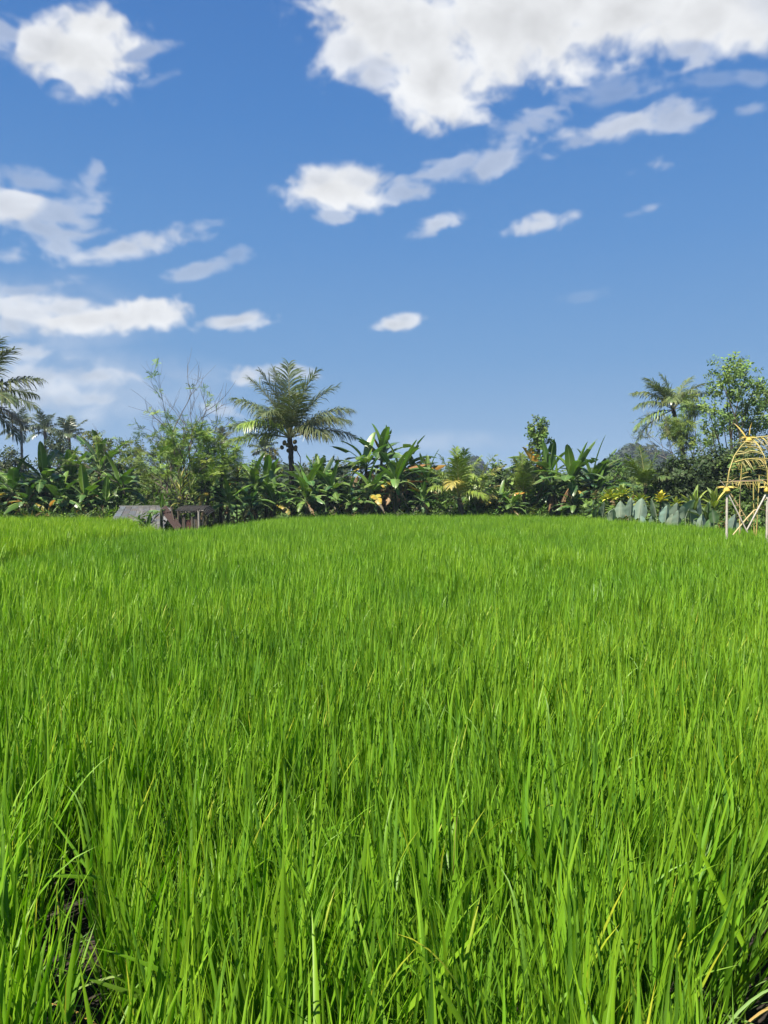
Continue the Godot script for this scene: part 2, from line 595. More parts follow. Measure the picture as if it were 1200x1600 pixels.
func banana(x: float, y: float, d: float, length: float, n: int, dead: int, tear: float, label: String, extra := [], skip_low := 0.0) -> void:
	var crown := px(x, y, d)
	var gy := ground_y(crown.x, crown.z)
	var o := thing("banana_plant", label, "banana plant", Vector3(crown.x, gy, crown.z), "banana plants along the far edge of the rice field")
	var hs := maxf(0.3, crown.y - gy)
	var lean := Vector3(rng.randfn() * 0.05 * hs, 0, rng.randfn() * 0.05 * hs)
	var st := MB.new()
	var pts := PackedVector3Array()
	var rad := PackedFloat32Array()
	var thick := 0.05 + 0.045 * length
	for i in 9:
		var t := i / 8.0
		pts.append(Vector3(-lean.x * (1.0 - t), -0.05 + (hs + 0.12) * t, -lean.z * (1.0 - t)))
		rad.append(thick * lerpf(1.0, 0.55, t) * (1.0 + 0.08 * rng.randfn()))
	st.tube(pts, rad, 8, Color(0.13, 0.10, 0.055), Color(0.12, 0.16, 0.05))
	part("pseudostem", st.mesh(), M.bark, o)
	var a := rng.randf() * TAU
	if n > 3:
		n += 6
		length *= 1.1
	for i in n:
		var age := float(i) / maxf(1.0, n - 1.0)
		a += 2.4 + rng.randfn() * 0.25
		var a0 := lerpf(80.0, 8.0, pow(age, 0.62)) + rng.randfn() * 6.0
		var a1 := lerpf(58.0, -74.0, pow(age, 0.45)) + rng.randfn() * 12.0
		var sz := length * lerpf(0.95, 1.0, age) * rr(0.85, 1.1)
		var col: Color = BANANA_TONES[rng.randi() % 4]
		if age < 0.12:
			col = Color(0.09, 0.17, 0.025)
		var tr := minf(0.9, tear * 1.15) * clampf(age * 1.8, 0.05, 1.0)
		var dryness := 0.0
		if age > 0.8 and rng.randf() < 0.22 * minf(1.0, dead):
			col = Color(0.30, 0.22, 0.035)
			dryness = 0.3
		banana_leaf(sz, sz * rr(0.23, 0.30), a0, a1, lerpf(0.55, -0.15, age), tr, vary(col, 0.1), dryness, o, Transform3D(Basis(Vector3.UP, a), Vector3(0, hs - 0.12 * age * length * 0.5, 0)))
	for e in extra:
		var kind: int = e[4]
		var col: Color = [Color(0.048, 0.10, 0.028), Color(0.085, 0.165, 0.023), Color(0.42, 0.22, 0.03), Color(0.20, 0.13, 0.075), Color(0.045, 0.11, 0.03)][kind]
		banana_leaf(1.1 * e[3], 1.1 * e[3] * (0.27 if kind != 3 else 0.18), e[1] + rng.randfn() * 4.0, e[2] - rr(5.0, 40.0) * (0.4 if kind == 1 else 1.0), 0.25 if kind < 2 else -0.1, 0.0 if kind == 1 else (0.5 if kind in [0, 4] else 0.95), vary(col, 0.06), [0.0, 0.0, 0.5, 1.0, 0.0][kind], o, Transform3D(Basis(Vector3.UP, deg_to_rad(e[0])), Vector3(0, hs - 0.05, 0)))
	for i in dead:
		var sz := rr(0.55, 0.8) * minf(length, hs * 1.2)
		var col := vary([Color(0.22, 0.15, 0.09), Color(0.30, 0.22, 0.14), Color(0.14, 0.095, 0.06)][rng.randi() % 3], 0.15)
		banana_leaf(sz, sz * rr(0.2, 0.3), rr(-55.0, -15.0), rr(-92.0, -84.0), -1.0, 0.85, col, 1.0, o, Transform3D(Basis(Vector3.UP, rng.randf() * TAU), Vector3(0, hs * rr(0.82, 0.99), 0)), "dead_leaf")


# ------------------------------------------------------------------ palms
func frond(length: float, a0: float, a1: float, ll: float, droop: float, col: Color, count: int, parent: Node, at: Transform3D, called := "frond", lw := 0.055) -> void:
	var mb := MB.new()
	var n := 14
	var pts := PackedVector3Array()
	var dirs := PackedVector3Array()
	var rad := PackedFloat32Array()
	var pos := Vector3.ZERO
	for i in n + 1:
		var t := float(i) / n
		var a := deg_to_rad(lerpf(a0, a1, pow(t, 1.4)))
		pts.append(pos)
		dirs.append(Vector3(0, sin(a), cos(a)))
		rad.append(length * 0.011 * (1.0 - 0.85 * t) + 0.004)
		pos += dirs[i] * (length / n)
	var rc := Color(0.20, 0.20, 0.08)
	mb.tube(pts, rad, 4, rc, rc, false)
	for i in count:
		for s in [-1.0, 1.0]:
			var t := lerpf(0.16, 0.995, (i + rr(0.0, 0.8)) / count)
			var f := t * n
			var k := mini(n - 1, int(f))
			var at_ := pts[k].lerp(pts[k + 1], f - k)
			var d := dirs[k]
			var up := Vector3(0, d.z, -d.y)
			var psi := lerpf(0.32, 0.95, t) + rng.randfn() * 0.08
			var vee := 0.16 + rng.randfn() * 0.2
			var d1 := (Vector3(s, 0, 0) * cos(psi) * cos(vee) + d * sin(psi) + up * cos(psi) * sin(vee)).normalized()
			var l := ll * (0.55 + 0.5 * sin(PI * clampf(t * 1.05, 0.0, 1.0))) * rr(0.85, 1.1)
			if t > 0.85:
				l *= 0.75
			var d2 := (d1 + Vector3.DOWN * droop * rr(0.7, 1.3)).normalized()
			var d3 := (d2 + Vector3.DOWN * droop * rr(0.7, 1.5)).normalized()
			var w := d.cross(d1).cross(d1).normalized() * lw * 0.5
			var c := vary(col, 0.12)
			var a := mb.p(at_ - w * 0.5, c)
			mb.p(at_ + w * 0.5, c)
			var m1 := at_ + d1 * l * 0.36
			mb.p(m1 - w, c)
			mb.p(m1 + w, c)
			var m2 := m1 + d2 * l * 0.34
			mb.p(m2 - w * 0.8, c)
			mb.p(m2 + w * 0.8, c)
			mb.p(m2 + d3 * l * 0.3, c.lerp(Color(0.25, 0.2, 0.08), 0.25))
			mb.quad(a, a + 2, a + 3, a + 1)
			mb.quad(a + 2, a + 4, a + 5, a + 3)
			mb.tri(a + 4, a + 6, a + 5)
	part(called, mb.mesh(), M.palm, parent, at)


func palm_trunk(o: Node, base: Vector3, top: Vector3, r: float, ring: float) -> void:
	var mb := MB.new()
	var pts := PackedVector3Array()
	var rad := PackedFloat32Array()
	var n := maxi(8, int((top - base).length() / ring))
	for i in n + 1:
		var t := float(i) / n
		var bow := sin(PI * t) * 0.12
		pts.append(base.lerp(top, t) + Vector3(bow + 0.02 * rng.randfn() * r * 4.0, 0, 0))
		rad.append(r * lerpf(1.0, 0.8, t) * (1.0 + (0.09 if i % 2 == 0 else -0.05)) * (1.0 + (0.35 * pow(1.0 - t, 6.0))))
	mb.tube(pts, rad, 9, Color(0.16, 0.13, 0.10), Color(0.14, 0.115, 0.08))
	part("trunk", mb.mesh(), M.bark, o)


func palm(label: String, x: float, ybase: float, ycrown: float, d: float, r: float, list: Array, ll: float, col: Color, count: int, xtop := -1.0, called := "coconut_palm", lw := 0.055) -> Node3D:
	var top := px(xtop if xtop > -900.0 and xtop != -1.0 else x, ycrown, d)
	var foot := px(x, ybase, d)
	var gy := ground_y(foot.x, foot.z)
	var o := thing(called, label, "palm tree", Vector3(foot.x, gy, foot.z))
	var tl := top - o.position
	if r > 0.0:
		palm_trunk(o, Vector3(0, -0.1, 0), tl, r, 0.16 if d < 60.0 else 0.5)
	for e in list:
		var c := col
		if e.size() > 4:
			c = [col, Color(0.30, 0.27, 0.07), Color(0.24, 0.17, 0.09), Color(0.17, 0.24, 0.04)][e[4]]
		var tilt := absf(e[2])
		frond(e[3], e[1], e[2], ll, 0.34 if e[1] > 50.0 else 0.75, vary(c, 0.08), count, o, Transform3D(Basis(Vector3.UP, deg_to_rad(e[0])), tl), "dead_frond" if e.size() > 4 and e[4] == 2 else "frond", lw)
	return o


func far_fronds(n: int, length: float) -> Array:
	var out := []
	var a := rng.randf() * 360.0
	for i in n:
		var age := float(i) / (n - 1)
		a += 137.5 + rng.randfn() * 10.0
		out.append([a, lerpf(80.0, -12.0, age) + rng.randfn() * 5.0, lerpf(40.0, -70.0, age) + rng.randfn() * 8.0, length * rr(0.85, 1.1)])
	return out


# ------------------------------------------------------------------ trees and shrubs
func sprig(n: int, length: float, width: float, span: float, flat: float, bright: float) -> ArrayMesh:
	# a twig along +Y with folded leaves round it
	var mb := MB.new()
	for i in n:
		var t := (i + 0.6) / n
		var a := i * 2.4 + rng.randfn() * 0.3
		var side := Vector3(cos(a), 0, sin(a) * flat).normalized()
		var d := (side + Vector3.UP * rr(0.2, 0.9) - Vector3.UP * rr(0.0, 0.5)).normalized()
		var l := length * rr(0.7, 1.15)
		var w := d.cross(Vector3.UP.rotated(d, rng.randfn() * 0.5)).normalized() * width * 0.5 * rr(0.8, 1.2)
		var up := w.cross(d).normalized() * width * 0.18
		var at := Vector3(0, span * t, 0) + side * 0.01
		var k := rr(0.75, 1.25) * bright
		var c := Color(k * rr(0.92, 1.1), k, k * 0.95)
		var b := mb.p(at, c)
		mb.p(at + d * l * 0.45 - w - up, c)
		mb.p(at + d * l * 0.5, c)
		mb.p(at + d * l * 0.45 + w - up, c)
		mb.p(at + d * l - up * 1.5, c)
		mb.tri(b, b + 1, b + 2)
		mb.tri(b, b + 2, b + 3)
		mb.tri(b + 1, b + 4, b + 2)
		mb.tri(b + 2, b + 4, b + 3)
	mb.tube(PackedVector3Array([Vector3.ZERO, Vector3(0, span, 0)]), PackedFloat32Array([0.006, 0.003]), 3, Color(0.8, 0.6, 0.5), Color(0.8, 0.7, 0.5), false)
	return mb.mesh()


func feather() -> ArrayMesh:
	# a few compound leaves of small leaflets
	var mb := MB.new()
	for f in 5:
		var a := f * 2.4 + rng.randf()
		var d := Vector3(cos(a), rr(0.1, 0.7), sin(a)).normalized()
		var w := d.cross(Vector3.UP).normalized()
		var up := w.cross(d)
		for i in 7:
			for s in [-1.0, 1.0]:
				var q: Vector3 = d * (0.06 + 0.045 * i) - up * 0.012 * i * i * 0.25
				var e: Vector3 = (w * s + d * 0.4 - up * rr(0.0, 0.5)).normalized()
				var k := rr(0.8, 1.2)
				var c := Color(k, k, k)
				var b := mb.p(q, c)
				mb.p(q + e * 0.06 + d * 0.022, c)
				mb.p(q + e * 0.105, c)
				mb.p(q + e * 0.06 - d * 0.022, c)
				mb.quad(b, b + 1, b + 2, b + 3)
	return mb.mesh()


func limb_to(mb: MB, a: Vector3, b: Vector3, r0: float, r1: float, col: Color, sag := 0.15) -> void:
	var pts := PackedVector3Array()
	var rad := PackedFloat32Array()
	var l := (b - a).length()
	var side := Vector3(rng.randfn(), 0, rng.randfn()) * l * 0.06
	for i in 6:
		var t := i / 5.0
		pts.append(a.lerp(b, t) + side * sin(PI * t) + Vector3.DOWN * sin(PI * t) * l * sag * 0.5)
		rad.append(lerpf(r0, r1, t))
	mb.tube(pts, rad, 5, col, col, false)


func tree(called: String, label: String, category: String, base: Vector3, clumps: Array, mesh: String, per: float, cols: Array, trunk_r: float, scale := 1.0, up := 0.5, group := "", bark := Color(0.17, 0.13, 0.09)) -> void:
	# clumps: [centre, radii] from the base; per: sprigs per square metre of clump surface
	var o := thing(called, label, category, base, group)
	var tops := Vector3.ZERO
	for e in clumps:
		tops += e[0] / clumps.size()
	var fork := Vector3(tops.x * 0.4, tops.y * 0.5, tops.z * 0.4)
	if trunk_r > 0.0:
		var tm := MB.new()
		limb_to(tm, Vector3(0, -0.3, 0), fork, trunk_r, trunk_r * 0.7, bark, 0.0)
		part("trunk", tm.mesh(), M.bark, o)
		for e in clumps:
			var lm := MB.new()
			limb_to(lm, fork * rr(0.75, 1.0), e[0] + Vector3(0, e[1].y * 0.3, 0), trunk_r * 0.5, trunk_r * 0.12, bark)
			part("limb", lm.mesh(), M.bark, o)
	var xf := []
	var cc := PackedColorArray()
	for e in clumps:
		var r: Vector3 = e[1]
		var n := int(per * 4.0 * (r.x * r.y + r.y * r.z + r.x * r.z))
		var tone: Color = cols[rng.randi() % cols.size()]
		for i in n:
			var dir := Vector3(rng.randfn(), rng.randfn(), rng.randfn()).normalized()
			var at: Vector3 = e[0] + dir * r * pow(rng.randf(), 0.36) * rr(0.85, 1.12)
			var y := (dir + Vector3.UP * up + Vector3(rng.randfn(), rng.randfn(), rng.randfn()) * 0.45).normalized()
			var xa := y.cross(Vector3(rng.randfn(), rng.randfn(), rng.randfn())).normalized()
			var s := scale * rr(0.7, 1.25)
			xf.append(Transform3D(Basis(xa, y, xa.cross(y)).scaled(Vector3(s, s, s)), at))
			cc.append(vary(tone.lerp(cols[rng.randi() % cols.size()], 0.3), 0.14))
	scatter("crown", M[mesh], M.leaf, xf, cc, o)


func blob(w: float, y0: float, y1: float, n: int, deep := 1.0) -> Array:
	# clumps that fill a rough crown of that width between two heights
	var out := []
	for i in n:
		var t := (i + 0.5) / n
		var y := lerpf(y0, y1, t)
		var reach := w * 0.5 * sqrt(maxf(0.05, 1.0 - pow(absf(t - 0.4) / 0.62, 2.0)))
		var a := i * 2.4 + rng.randfn() * 0.3
		var r := minf(w * rr(0.2, 0.3), (y1 - y0) * 0.4)
		var k := maxf(0.0, reach - r) * rr(0.6, 1.0)
		out.append([Vector3(cos(a) * k, y - r * 0.4, sin(a) * k * deep), Vector3(r, r * rr(0.7, 0.95), r)])
	return out


func bushy(called: String, label: String, category: String, x: float, ytop: float, d: float, wpx: float, n: int, mesh: String, cols: Array, per := 7.0, low := 0.25, scale := 1.0, group := "", trunk_r := 0.14) -> void:
	var g := px(x, 800, d)
	var gy := ground_y(g.x, g.z)
	var h := px(x, ytop, d).y - gy
	tree(called, label, category, Vector3(g.x, gy, g.z), blob(wpx * d / F, h * low, h, n), mesh, per, cols, trunk_r, scale, 0.5, group)


func branch(mb: MB, from: Vector3, dir: Vector3, length: float, r: float, depth: int, tips: Array, col: Color) -> void:
	var pts := PackedVector3Array([from])
	var rad := PackedFloat32Array([r])
	var p := from
	var d := dir
	for i in 5:
		d = (d + Vector3(rng.randfn(), rng.randfn() * 0.5 + 0.18, rng.randfn()) * 0.13).normalized()
		p += d * length / 5.0
		pts.append(p)
		rad.append(r * (1.0 - 0.1 * (i + 1)))
		if depth <= 2:
			tips.append([p, d, depth])
	mb.tube(pts, rad, 6 if r > 0.03 else 4, col, col, false)
	if depth == 0:
		return
	var n := 3 if depth > 1 else 4
	for k in n:
		var ax := d.cross(Vector3(rng.randfn(), rng.randfn(), rng.randfn())).normalized()
		var nd := d.rotated(ax, rr(0.25, 0.75))
		nd = (nd + Vector3.UP * 0.1).normalized()
		branch(mb, pts[5 if k == 0 else 2 + rng.randi() % 4], nd, length * rr(0.55, 0.85), r * rr(0.42, 0.6), depth - 1, tips, col)


func _ready() -> void:
	# ---------------------------------------------------------------- camera, sky, sun, exposure
	rng.seed = 20
	wobble.seed = 8
	wobble.frequency = 1.0
	var cam := Camera3D.new()
	cam.name = "camera"
	cam.fov = rad_to_deg(2.0 * atan(800.0 / F))
	cam.near = 0.05
	cam.far = 4000.0
	cam.transform = Transform3D(cam_basis, EYE)
	add_child(cam)
	cam.current = true
	var env := Environment.new()
	env.background_mode = Environment.BG_SKY
	var sky := Sky.new()
	var pano := PanoramaSkyMaterial.new()
	pano.panorama = build_sky()
	sky.sky_material = pano
	env.sky = sky
	env.tonemap_mode = Environment.TONE_MAPPER_LINEAR
	env.tonemap_exposure = EXPOSURE
	env.sdfgi_enabled = true
	env.ssao_enabled = true
	env.ssil_enabled = true
	env.fog_enabled = true
	env.fog_density = 0.00035
	env.fog_light_color = Color(0.80, 0.88, 1.0)
	var we := WorldEnvironment.new()
	we.name = "world_environment"
	we.environment = env
	add_child(we)
	var sun := DirectionalLight3D.new()
	sun.name = "sun"
	sun.light_energy = 1.55
	sun.light_color = Color(1.0, 0.965, 0.90)
	sun.light_angular_distance = 0.5
	sun.shadow_enabled = true
	sun.basis = Basis.looking_at(-Vector3(-0.36, 0.83, 0.40).normalized(), Vector3.FORWARD)
	add_child(sun)

	# ---------------------------------------------------------------- materials and shared meshes
	M.rice = leaf_mat(0.48, Color(0.66, 0.86, 0.16), 0.45)
	M.banana = leaf_mat(0.37, Color(0.50, 0.62, 0.14), 0.5)
	M.dry_leaf = leaf_mat(0.8, Color(0.35, 0.28, 0.18), 0.3)
	M.palm = leaf_mat(0.34, Color(0.36, 0.42, 0.14), 0.5)
	M.leaf = leaf_mat(0.55, Color(0.50, 0.60, 0.18), 0.35)
	M.taro = leaf_mat(0.45, Color(0.30, 0.40, 0.16), 0.4)
	M.bark = solid_mat(0.9, 1.7, 0.03, 0.35, 3.0)
	M.wood = solid_mat(0.85, 2.3, 0.05, 0.45, 1.0)
	M.rust = solid_mat(0.8, 1.3, 0.04, 0.3, 0.2)
	M.roof = solid_mat(0.85, 0.9, 0.02, 0.6, 0.3)
	M.bamboo = solid_mat(0.5, 2.9, 0.02, 0.75, 0.1)
	M.ground = solid_mat(0.95, 0.9, 0.03, 0.35, 1.2)
	M.near_hill = []
	M.far_hill = []
	for k in 5:
		M.near_hill.append(rice_hill(true))
	for k in 4:
		M.far_hill.append(rice_hill(false))
	M.broad = sprig(9, 0.17, 0.085, 0.34, 1.0, 1.0)
	M.small = sprig(12, 0.10, 0.05, 0.30, 1.0, 1.0)
	M.strap = sprig(9, 0.42, 0.075, 0.12, 1.0, 1.0)
	M.vine = sprig(8, 0.16, 0.13, 0.30, 1.0, 1.0)
	M.feather = feather()

	ground_and_hills()
	far_trees()
	background_trees()
	shed()
	bananas()
	palms()
	front_plants()
	rice_field("rice_field", "bright green rice field filling the foreground up to the banana plants", false, Color(1.0, 1.0, 1.0))
	rice_field("rice_field", "lighter yellow green rice plot behind the bund, before the leftmost banana clump", true, Color(1.32, 1.16, 0.9))
	shrine()


func ground_and_hills() -> void:
	var mb := MB.new()
	var xs := []
	var zs := []
	var q := -700.0
	while q <= 700.0:
		xs.append(q)
		q += 2.0 if absf(q) < 40.0 else (10.0 if absf(q) < 120.0 else 60.0)
	q = 30.0
	while q >= -900.0:
		zs.append(q)
		q -= 1.0 if q > -50.0 else (8.0 if q > -140.0 else 60.0)
	for z in zs:
		for x in xs:
			var c := Color(0.04, 0.03, 0.02) if -z < edge(x) + 1.0 else Color(0.035, 0.045, 0.018)
			mb.p(Vector3(x, ground_y(x, z), z), c)
	var w := xs.size()
	for j in zs.size() - 1:
		for i in w - 1:
			var a := j * w + i
			mb.quad(a, a + w, a + w + 1, a + 1)
	# rows run away from the camera, so the upper side is the front
	var o := part("ground", mb.mesh(), M.ground, self)
	tag(o, "dark earth under the rice and the trees", "ground", "", "structure")
	# two wooded hills far behind
	for e in [[1000.0, 711.0, 330.0, 150.0, 705.0, "hill", "dark wooded hill on the skyline behind the right banana clump"], [742.0, 723.0, 420.0, 40.0, 715.0, "hill", "small blue dark hill peeping over the shrubs behind the young palm"]]:
		var top := px(e[0], e[1], e[2])
		var wid: float = e[3] * e[2] / F
		var hb := MB.new()
		var n := 22
		for j in n + 1:
			for i in n + 1:
				var u := i * 2.0 / n - 1.0
				var t := j * 2.0 / n - 1.0
				var h := exp(-(u * u * 3.2 + t * t * 3.2)) * (1.0 + 0.12 * wobble.get_noise_2d(u * 3.0 + e[0], t * 3.0))
				hb.p(Vector3(u * wid, (top.y + 1.0) * h - 1.2, t * wid * 0.8), Color(0.02, 0.03, 0.014))
		for j in n:
			for i in n:
				var a := j * (n + 1) + i
				hb.quad(a, a + 1, a + n + 2, a + n + 1)
		var ho := part(numbered("hill"), hb.mesh(), M.ground, self, Transform3D(Basis(), Vector3(top.x, 0, top.z)))
		tag(ho, e[6], "hill", "", "structure")


func far_trees() -> void:
	# one wooded mass far off: on the hills and as a low line along the horizon
	var mb := MB.new()
	for i in 260:
		var dir := Vector3(rng.randfn(), rng.randfn() * 0.8 + 0.3, rng.randfn()).normalized()
		var at := dir * Vector3(2.2, 2.0, 2.2) * pow(rng.randf(), 0.25)
		var a := Vector3(rng.randfn(), rng.randfn(), rng.randfn()).normalized()
		var b := a.cross((dir + Vector3.UP * 0.6).normalized()).normalized()
		a = b.cross((dir + Vector3.UP * 0.6 + a * 0.4).normalized())
		var s := rr(0.25, 0.5)
		var k := rr(0.7, 1.3)
		var c := Color(k, k, k)
		var p0 := mb.p(at - a * s, c)
		mb.p(at + b * s * 0.6, c)
		mb.p(at + a * s, c)
		mb.p(at - b * s * 0.6, c)
		mb.quad(p0, p0 + 1, p0 + 2, p0 + 3)
	var tuft := mb.mesh()
	var o := thing("forest", "far forest in the haze along the horizon and over the hills", "forest", Vector3.ZERO, "", "stuff")
	var xf := []
	var cc := PackedColorArray()
	for i in 1500:
		var d := rr(130.0, 260.0)
		var x := rr(-0.62, 0.62) * d
		var h := 3.0 + 3.2 * wobble.get_noise_2d(x * 0.05, d * 0.03) + rr(-0.8, 2.4)
		var s := rr(0.8, 1.7)
		xf.append(Transform3D(Basis(Vector3.UP, rng.randf() * TAU).scaled(Vector3(s, s, s)), Vector3(x, ground_y(x, -d) + rr(0.0, 1.0) * h, -d)))
		cc.append(vary(Color(0.055, 0.085, 0.03), 0.2))
	for e in [[1000.0, 711.0, 330.0, 150.0, 520], [742.0, 723.0, 420.0, 40.0, 130]]:
		var top := px(e[0], e[1], e[2])
		var wid: float = e[3] * e[2] / F
		for i in e[4]:
			var u := rr(-1, 1)
			var t := rr(-0.8, 0.6)
			var h := exp(-(u * u * 3.2 + t * t * 3.2))
			var s := rr(0.9, 2.7)
			xf.append(Transform3D(Basis(Vector3.UP, rng.randf() * TAU).scaled(Vector3(s, s * 1.2, s)), Vector3(top.x + u * wid, (top.y + 1.0) * h - 1.0, top.z + t * wid * 0.8)))
			cc.append(vary(Color(0.022, 0.036, 0.018), 0.2))
	scatter("tree_crowns", tuft, M.leaf, xf, cc, o)


const OLIVE := [Color(0.115, 0.134, 0.043), Color(0.149, 0.154, 0.055), Color(0.088, 0.115, 0.036)]
const MID := [Color(0.081, 0.147, 0.034), Color(0.109, 0.179, 0.036), Color(0.068, 0.115, 0.033)]
const LIGHT := [Color(0.149, 0.243, 0.043), Color(0.176, 0.282, 0.043), Color(0.115, 0.192, 0.039)]
const DARK := [Color(0.040, 0.070, 0.023), Color(0.057, 0.092, 0.028), Color(0.031, 0.057, 0.021)]
const GREY := [Color(0.081, 0.109, 0.055), Color(0.102, 0.128, 0.067), Color(0.061, 0.083, 0.043)]
const YELLOW := [Color(0.34, 0.30, 0.035), Color(0.26, 0.28, 0.03), Color(0.16, 0.20, 0.035)]


func background_trees() -> void:
	var g := "trees standing behind the banana plants"
	bushy("tree", "grey green tree behind the banana clump at the photo's left edge", "tree", 15, 708, 62, 90, 7, "broad", GREY, 6.0, 0.2, 1.5, g)
	bushy("tree", "dark tall broad tree under the far palms, left of the bare-branched tree", "tree", 88, 684, 72, 66, 7, "broad", DARK + GREY, 6.0, 0.2, 1.6, g)
	bushy("tree", "olive brown tree just left of the bare-branched tree", "tree", 152, 678, 56, 70, 7, "broad", OLIVE, 6.0, 0.2, 1.4, g)
	bushy("tree", "olive leafy tree behind the bare-branched tree's left side", "tree", 205, 690, 50, 66, 7, "broad", OLIVE + MID, 6.0, 0.2, 1.2, g)
	bushy("shrub", "pale green shrub above the grey shed roof", "shrub", 238, 745, 45, 60, 6, "small", LIGHT + OLIVE, 8.0, 0.15, 1.2, g, 0.08)
	bushy("tree", "green tree behind the bare-branched tree's right side", "tree", 312, 712, 56, 60, 6, "broad", MID, 6.0, 0.2, 1.3, g)
	bushy("tree", "slim dark conical tree between two far palms", "tree", 367, 696, 84, 26, 6, "broad", DARK, 7.0, 0.25, 1.6, g)
	bushy("tree", "pale grey green tree between the slim conical tree and the coconut palm", "tree", 392, 722, 66, 50, 6, "broad", GREY + LIGHT, 6.0, 0.2, 1.5, g)
	bushy("tree", "yellow leaved tree just left of the coconut palm trunk", "tree", 426, 706, 47, 46, 8, "small", YELLOW, 9.0, 0.35, 1.3, g)
	bushy("tree", "grey green tree right of the coconut palm trunk", "tree", 492, 722, 62, 66, 6, "broad", GREY + OLIVE, 6.0, 0.2, 1.4, g)
	bushy("tree", "hazy green tree left of the tallest banana clump", "tree", 535, 722, 70, 50, 5, "broad", GREY, 6.0, 0.2, 1.5, g)
	bushy("tree", "hazy low tree between the tallest banana clump and the young palm", "tree", 668, 728, 75, 70, 6, "broad", GREY, 6.0, 0.2, 1.6, g)
	bushy("tree", "thin small-leaved tree rising behind the yellow young palm", "tree", 715, 700, 62, 24, 5, "small", GREY, 4.0, 0.5, 1.4, g, 0.08)
	bushy("shrub", "round dark vine-covered shrub right of the small blue hill", "shrub", 777, 728, 46, 46, 7, "vine", MID + DARK, 9.0, 0.2, 1.2, g, 0.1)
	bushy("shrub", "yellow green vine-covered shrub beside the dark round one", "shrub", 812, 724, 47, 62, 7, "vine", LIGHT + OLIVE, 8.0, 0.2, 1.1, g, 0.1)
	bushy("tree", "pale small-leaved tree topping the vine-covered shrubs", "tree", 772, 712, 70, 30, 5, "small", GREY + LIGHT, 5.0, 0.5, 1.3, g, 0.08)
	bushy("shrub", "bright leafy shrub under the left leaves of the right banana clump", "shrub", 838, 752, 43, 56, 7, "vine", LIGHT, 8.0, 0.15, 1.0, g, 0.06)
	bushy("tree", "broad-leaved glossy tree right of the right banana clump", "tree", 963, 714, 45, 66, 8, "strap", MID + LIGHT, 5.0, 0.3, 0.8, g)
	bushy("shrub", "dark shrub below the broad-leaved tree, behind the croton row", "shrub", 985, 752, 41, 60, 6, "broad", DARK + MID, 8.0, 0.1, 1.0, g, 0.08)
	bushy("shrub", "light green leafy shrub left of the big dark shrubs", "shrub", 1018, 752, 37, 54, 7, "small", LIGHT + MID, 9.0, 0.1, 1.2, g, 0.06)
	bushy("shrub", "big dark glossy shrub behind the grey taro leaves", "shrub", 1062, 722, 36, 112, 12, "broad", DARK, 12.0, 0.06, 1.1, g, 0.1)
	bushy("shrub", "big dark glossy shrub left of the bamboo shrine", "shrub", 1112, 706, 37, 112, 12, "broad", DARK, 12.0, 0.06, 1.1, g, 0.1)
	bushy("shrub", "dark green shrub behind the bamboo shrine", "shrub", 1168, 696, 36, 112, 12, "broad", DARK + MID, 11.0, 0.06, 1.1, g, 0.1)
	bushy("shrub", "dark shrub at the photo's right edge, behind the bamboo shrine's right post", "shrub", 1225, 690, 35, 80, 9, "broad", DARK + MID, 11.0, 0.06, 1.1, g, 0.1)
	bushy("shrub", "low dark shrub under the banana clump at the photo's left edge", "shrub", -20, 740, 42, 90, 7, "broad", MID + DARK, 8.0, 0.1, 1.1, g, 0.08)
	# the climber that hides the middle of the right palm
	var at := px(1072, 800, 49)
	at.y = ground_y(at.x, at.z)
	var cl := []
	for e in [[1062, 665, 26, 18], [1075, 640, 14, 14], [1082, 622, 12, 10], [1050, 672, 18, 14], [1068, 690, 22, 16], [1040, 660, 12, 9], [1088, 640, 10, 12]]:
		cl.append([px(e[0], e[1], 49.0) - at, Vector3(e[2], e[3], e[2]) * 42.0 / F])
	tree("tree", "airy yellow green tree growing in front of the right-hand palm", "tree", at, cl, "feather", 5.0, [Color(0.14, 0.21, 0.04), Color(0.11, 0.18, 0.035), Color(0.17, 0.22, 0.05)], 0.09, 1.2, 0.5, g)
	# the tall light tree above the dark shrubs
	at = px(1150, 800, 46)
	at.y = ground_y(at.x, at.z)
	cl = []
	for e in [[1140, 575, 28, 16], [1122, 590, 16, 12], [1165, 590, 22, 16], [1178, 612, 24, 18], [1135, 612, 24, 13], [1118, 610, 10, 8], [1160, 630, 18, 13], [1140, 640, 14, 9], [1185, 645, 26, 20], [1150, 660, 22, 14], [1172, 672, 24, 14], [1205, 622, 20, 22], [1210, 670, 22, 22], [1130, 660, 12, 9], [1106, 642, 11, 13], [1112, 668, 16, 11], [1100, 690, 18, 11]]:
		cl.append([px(e[0], e[1], 46.0 + rng.randfn()) - at, Vector3(e[2], e[3], e[2]) * 46.0 / F])
	tree("tree", "tall airy light green tree over the dark shrubs behind the shrine", "tree", at, cl, "broad", 6.0, [Color(0.14, 0.225, 0.055), Color(0.11, 0.19, 0.045), Color(0.17, 0.26, 0.055)], 0.12, 1.2, 0.3, g)
	# thin nearly bare tree left of it
	at = px(1118, 800, 48)
	at.y = ground_y(at.x, at.z)
	var o := thing("tree", "thin nearly bare grey tree between the right-hand palm and the tall light tree", "tree", at, g)
	var mb := MB.new()
	var tips := []
	branch(mb, Vector3(0, -0.2, 0), Vector3(-0.05, 1, 0).normalized(), 3.6, 0.075, 3, tips, Color(0.26, 0.24, 0.20))
	part("trunk", mb.mesh(), M.bark, o)
	var xf := []
	var cc := PackedColorArray()
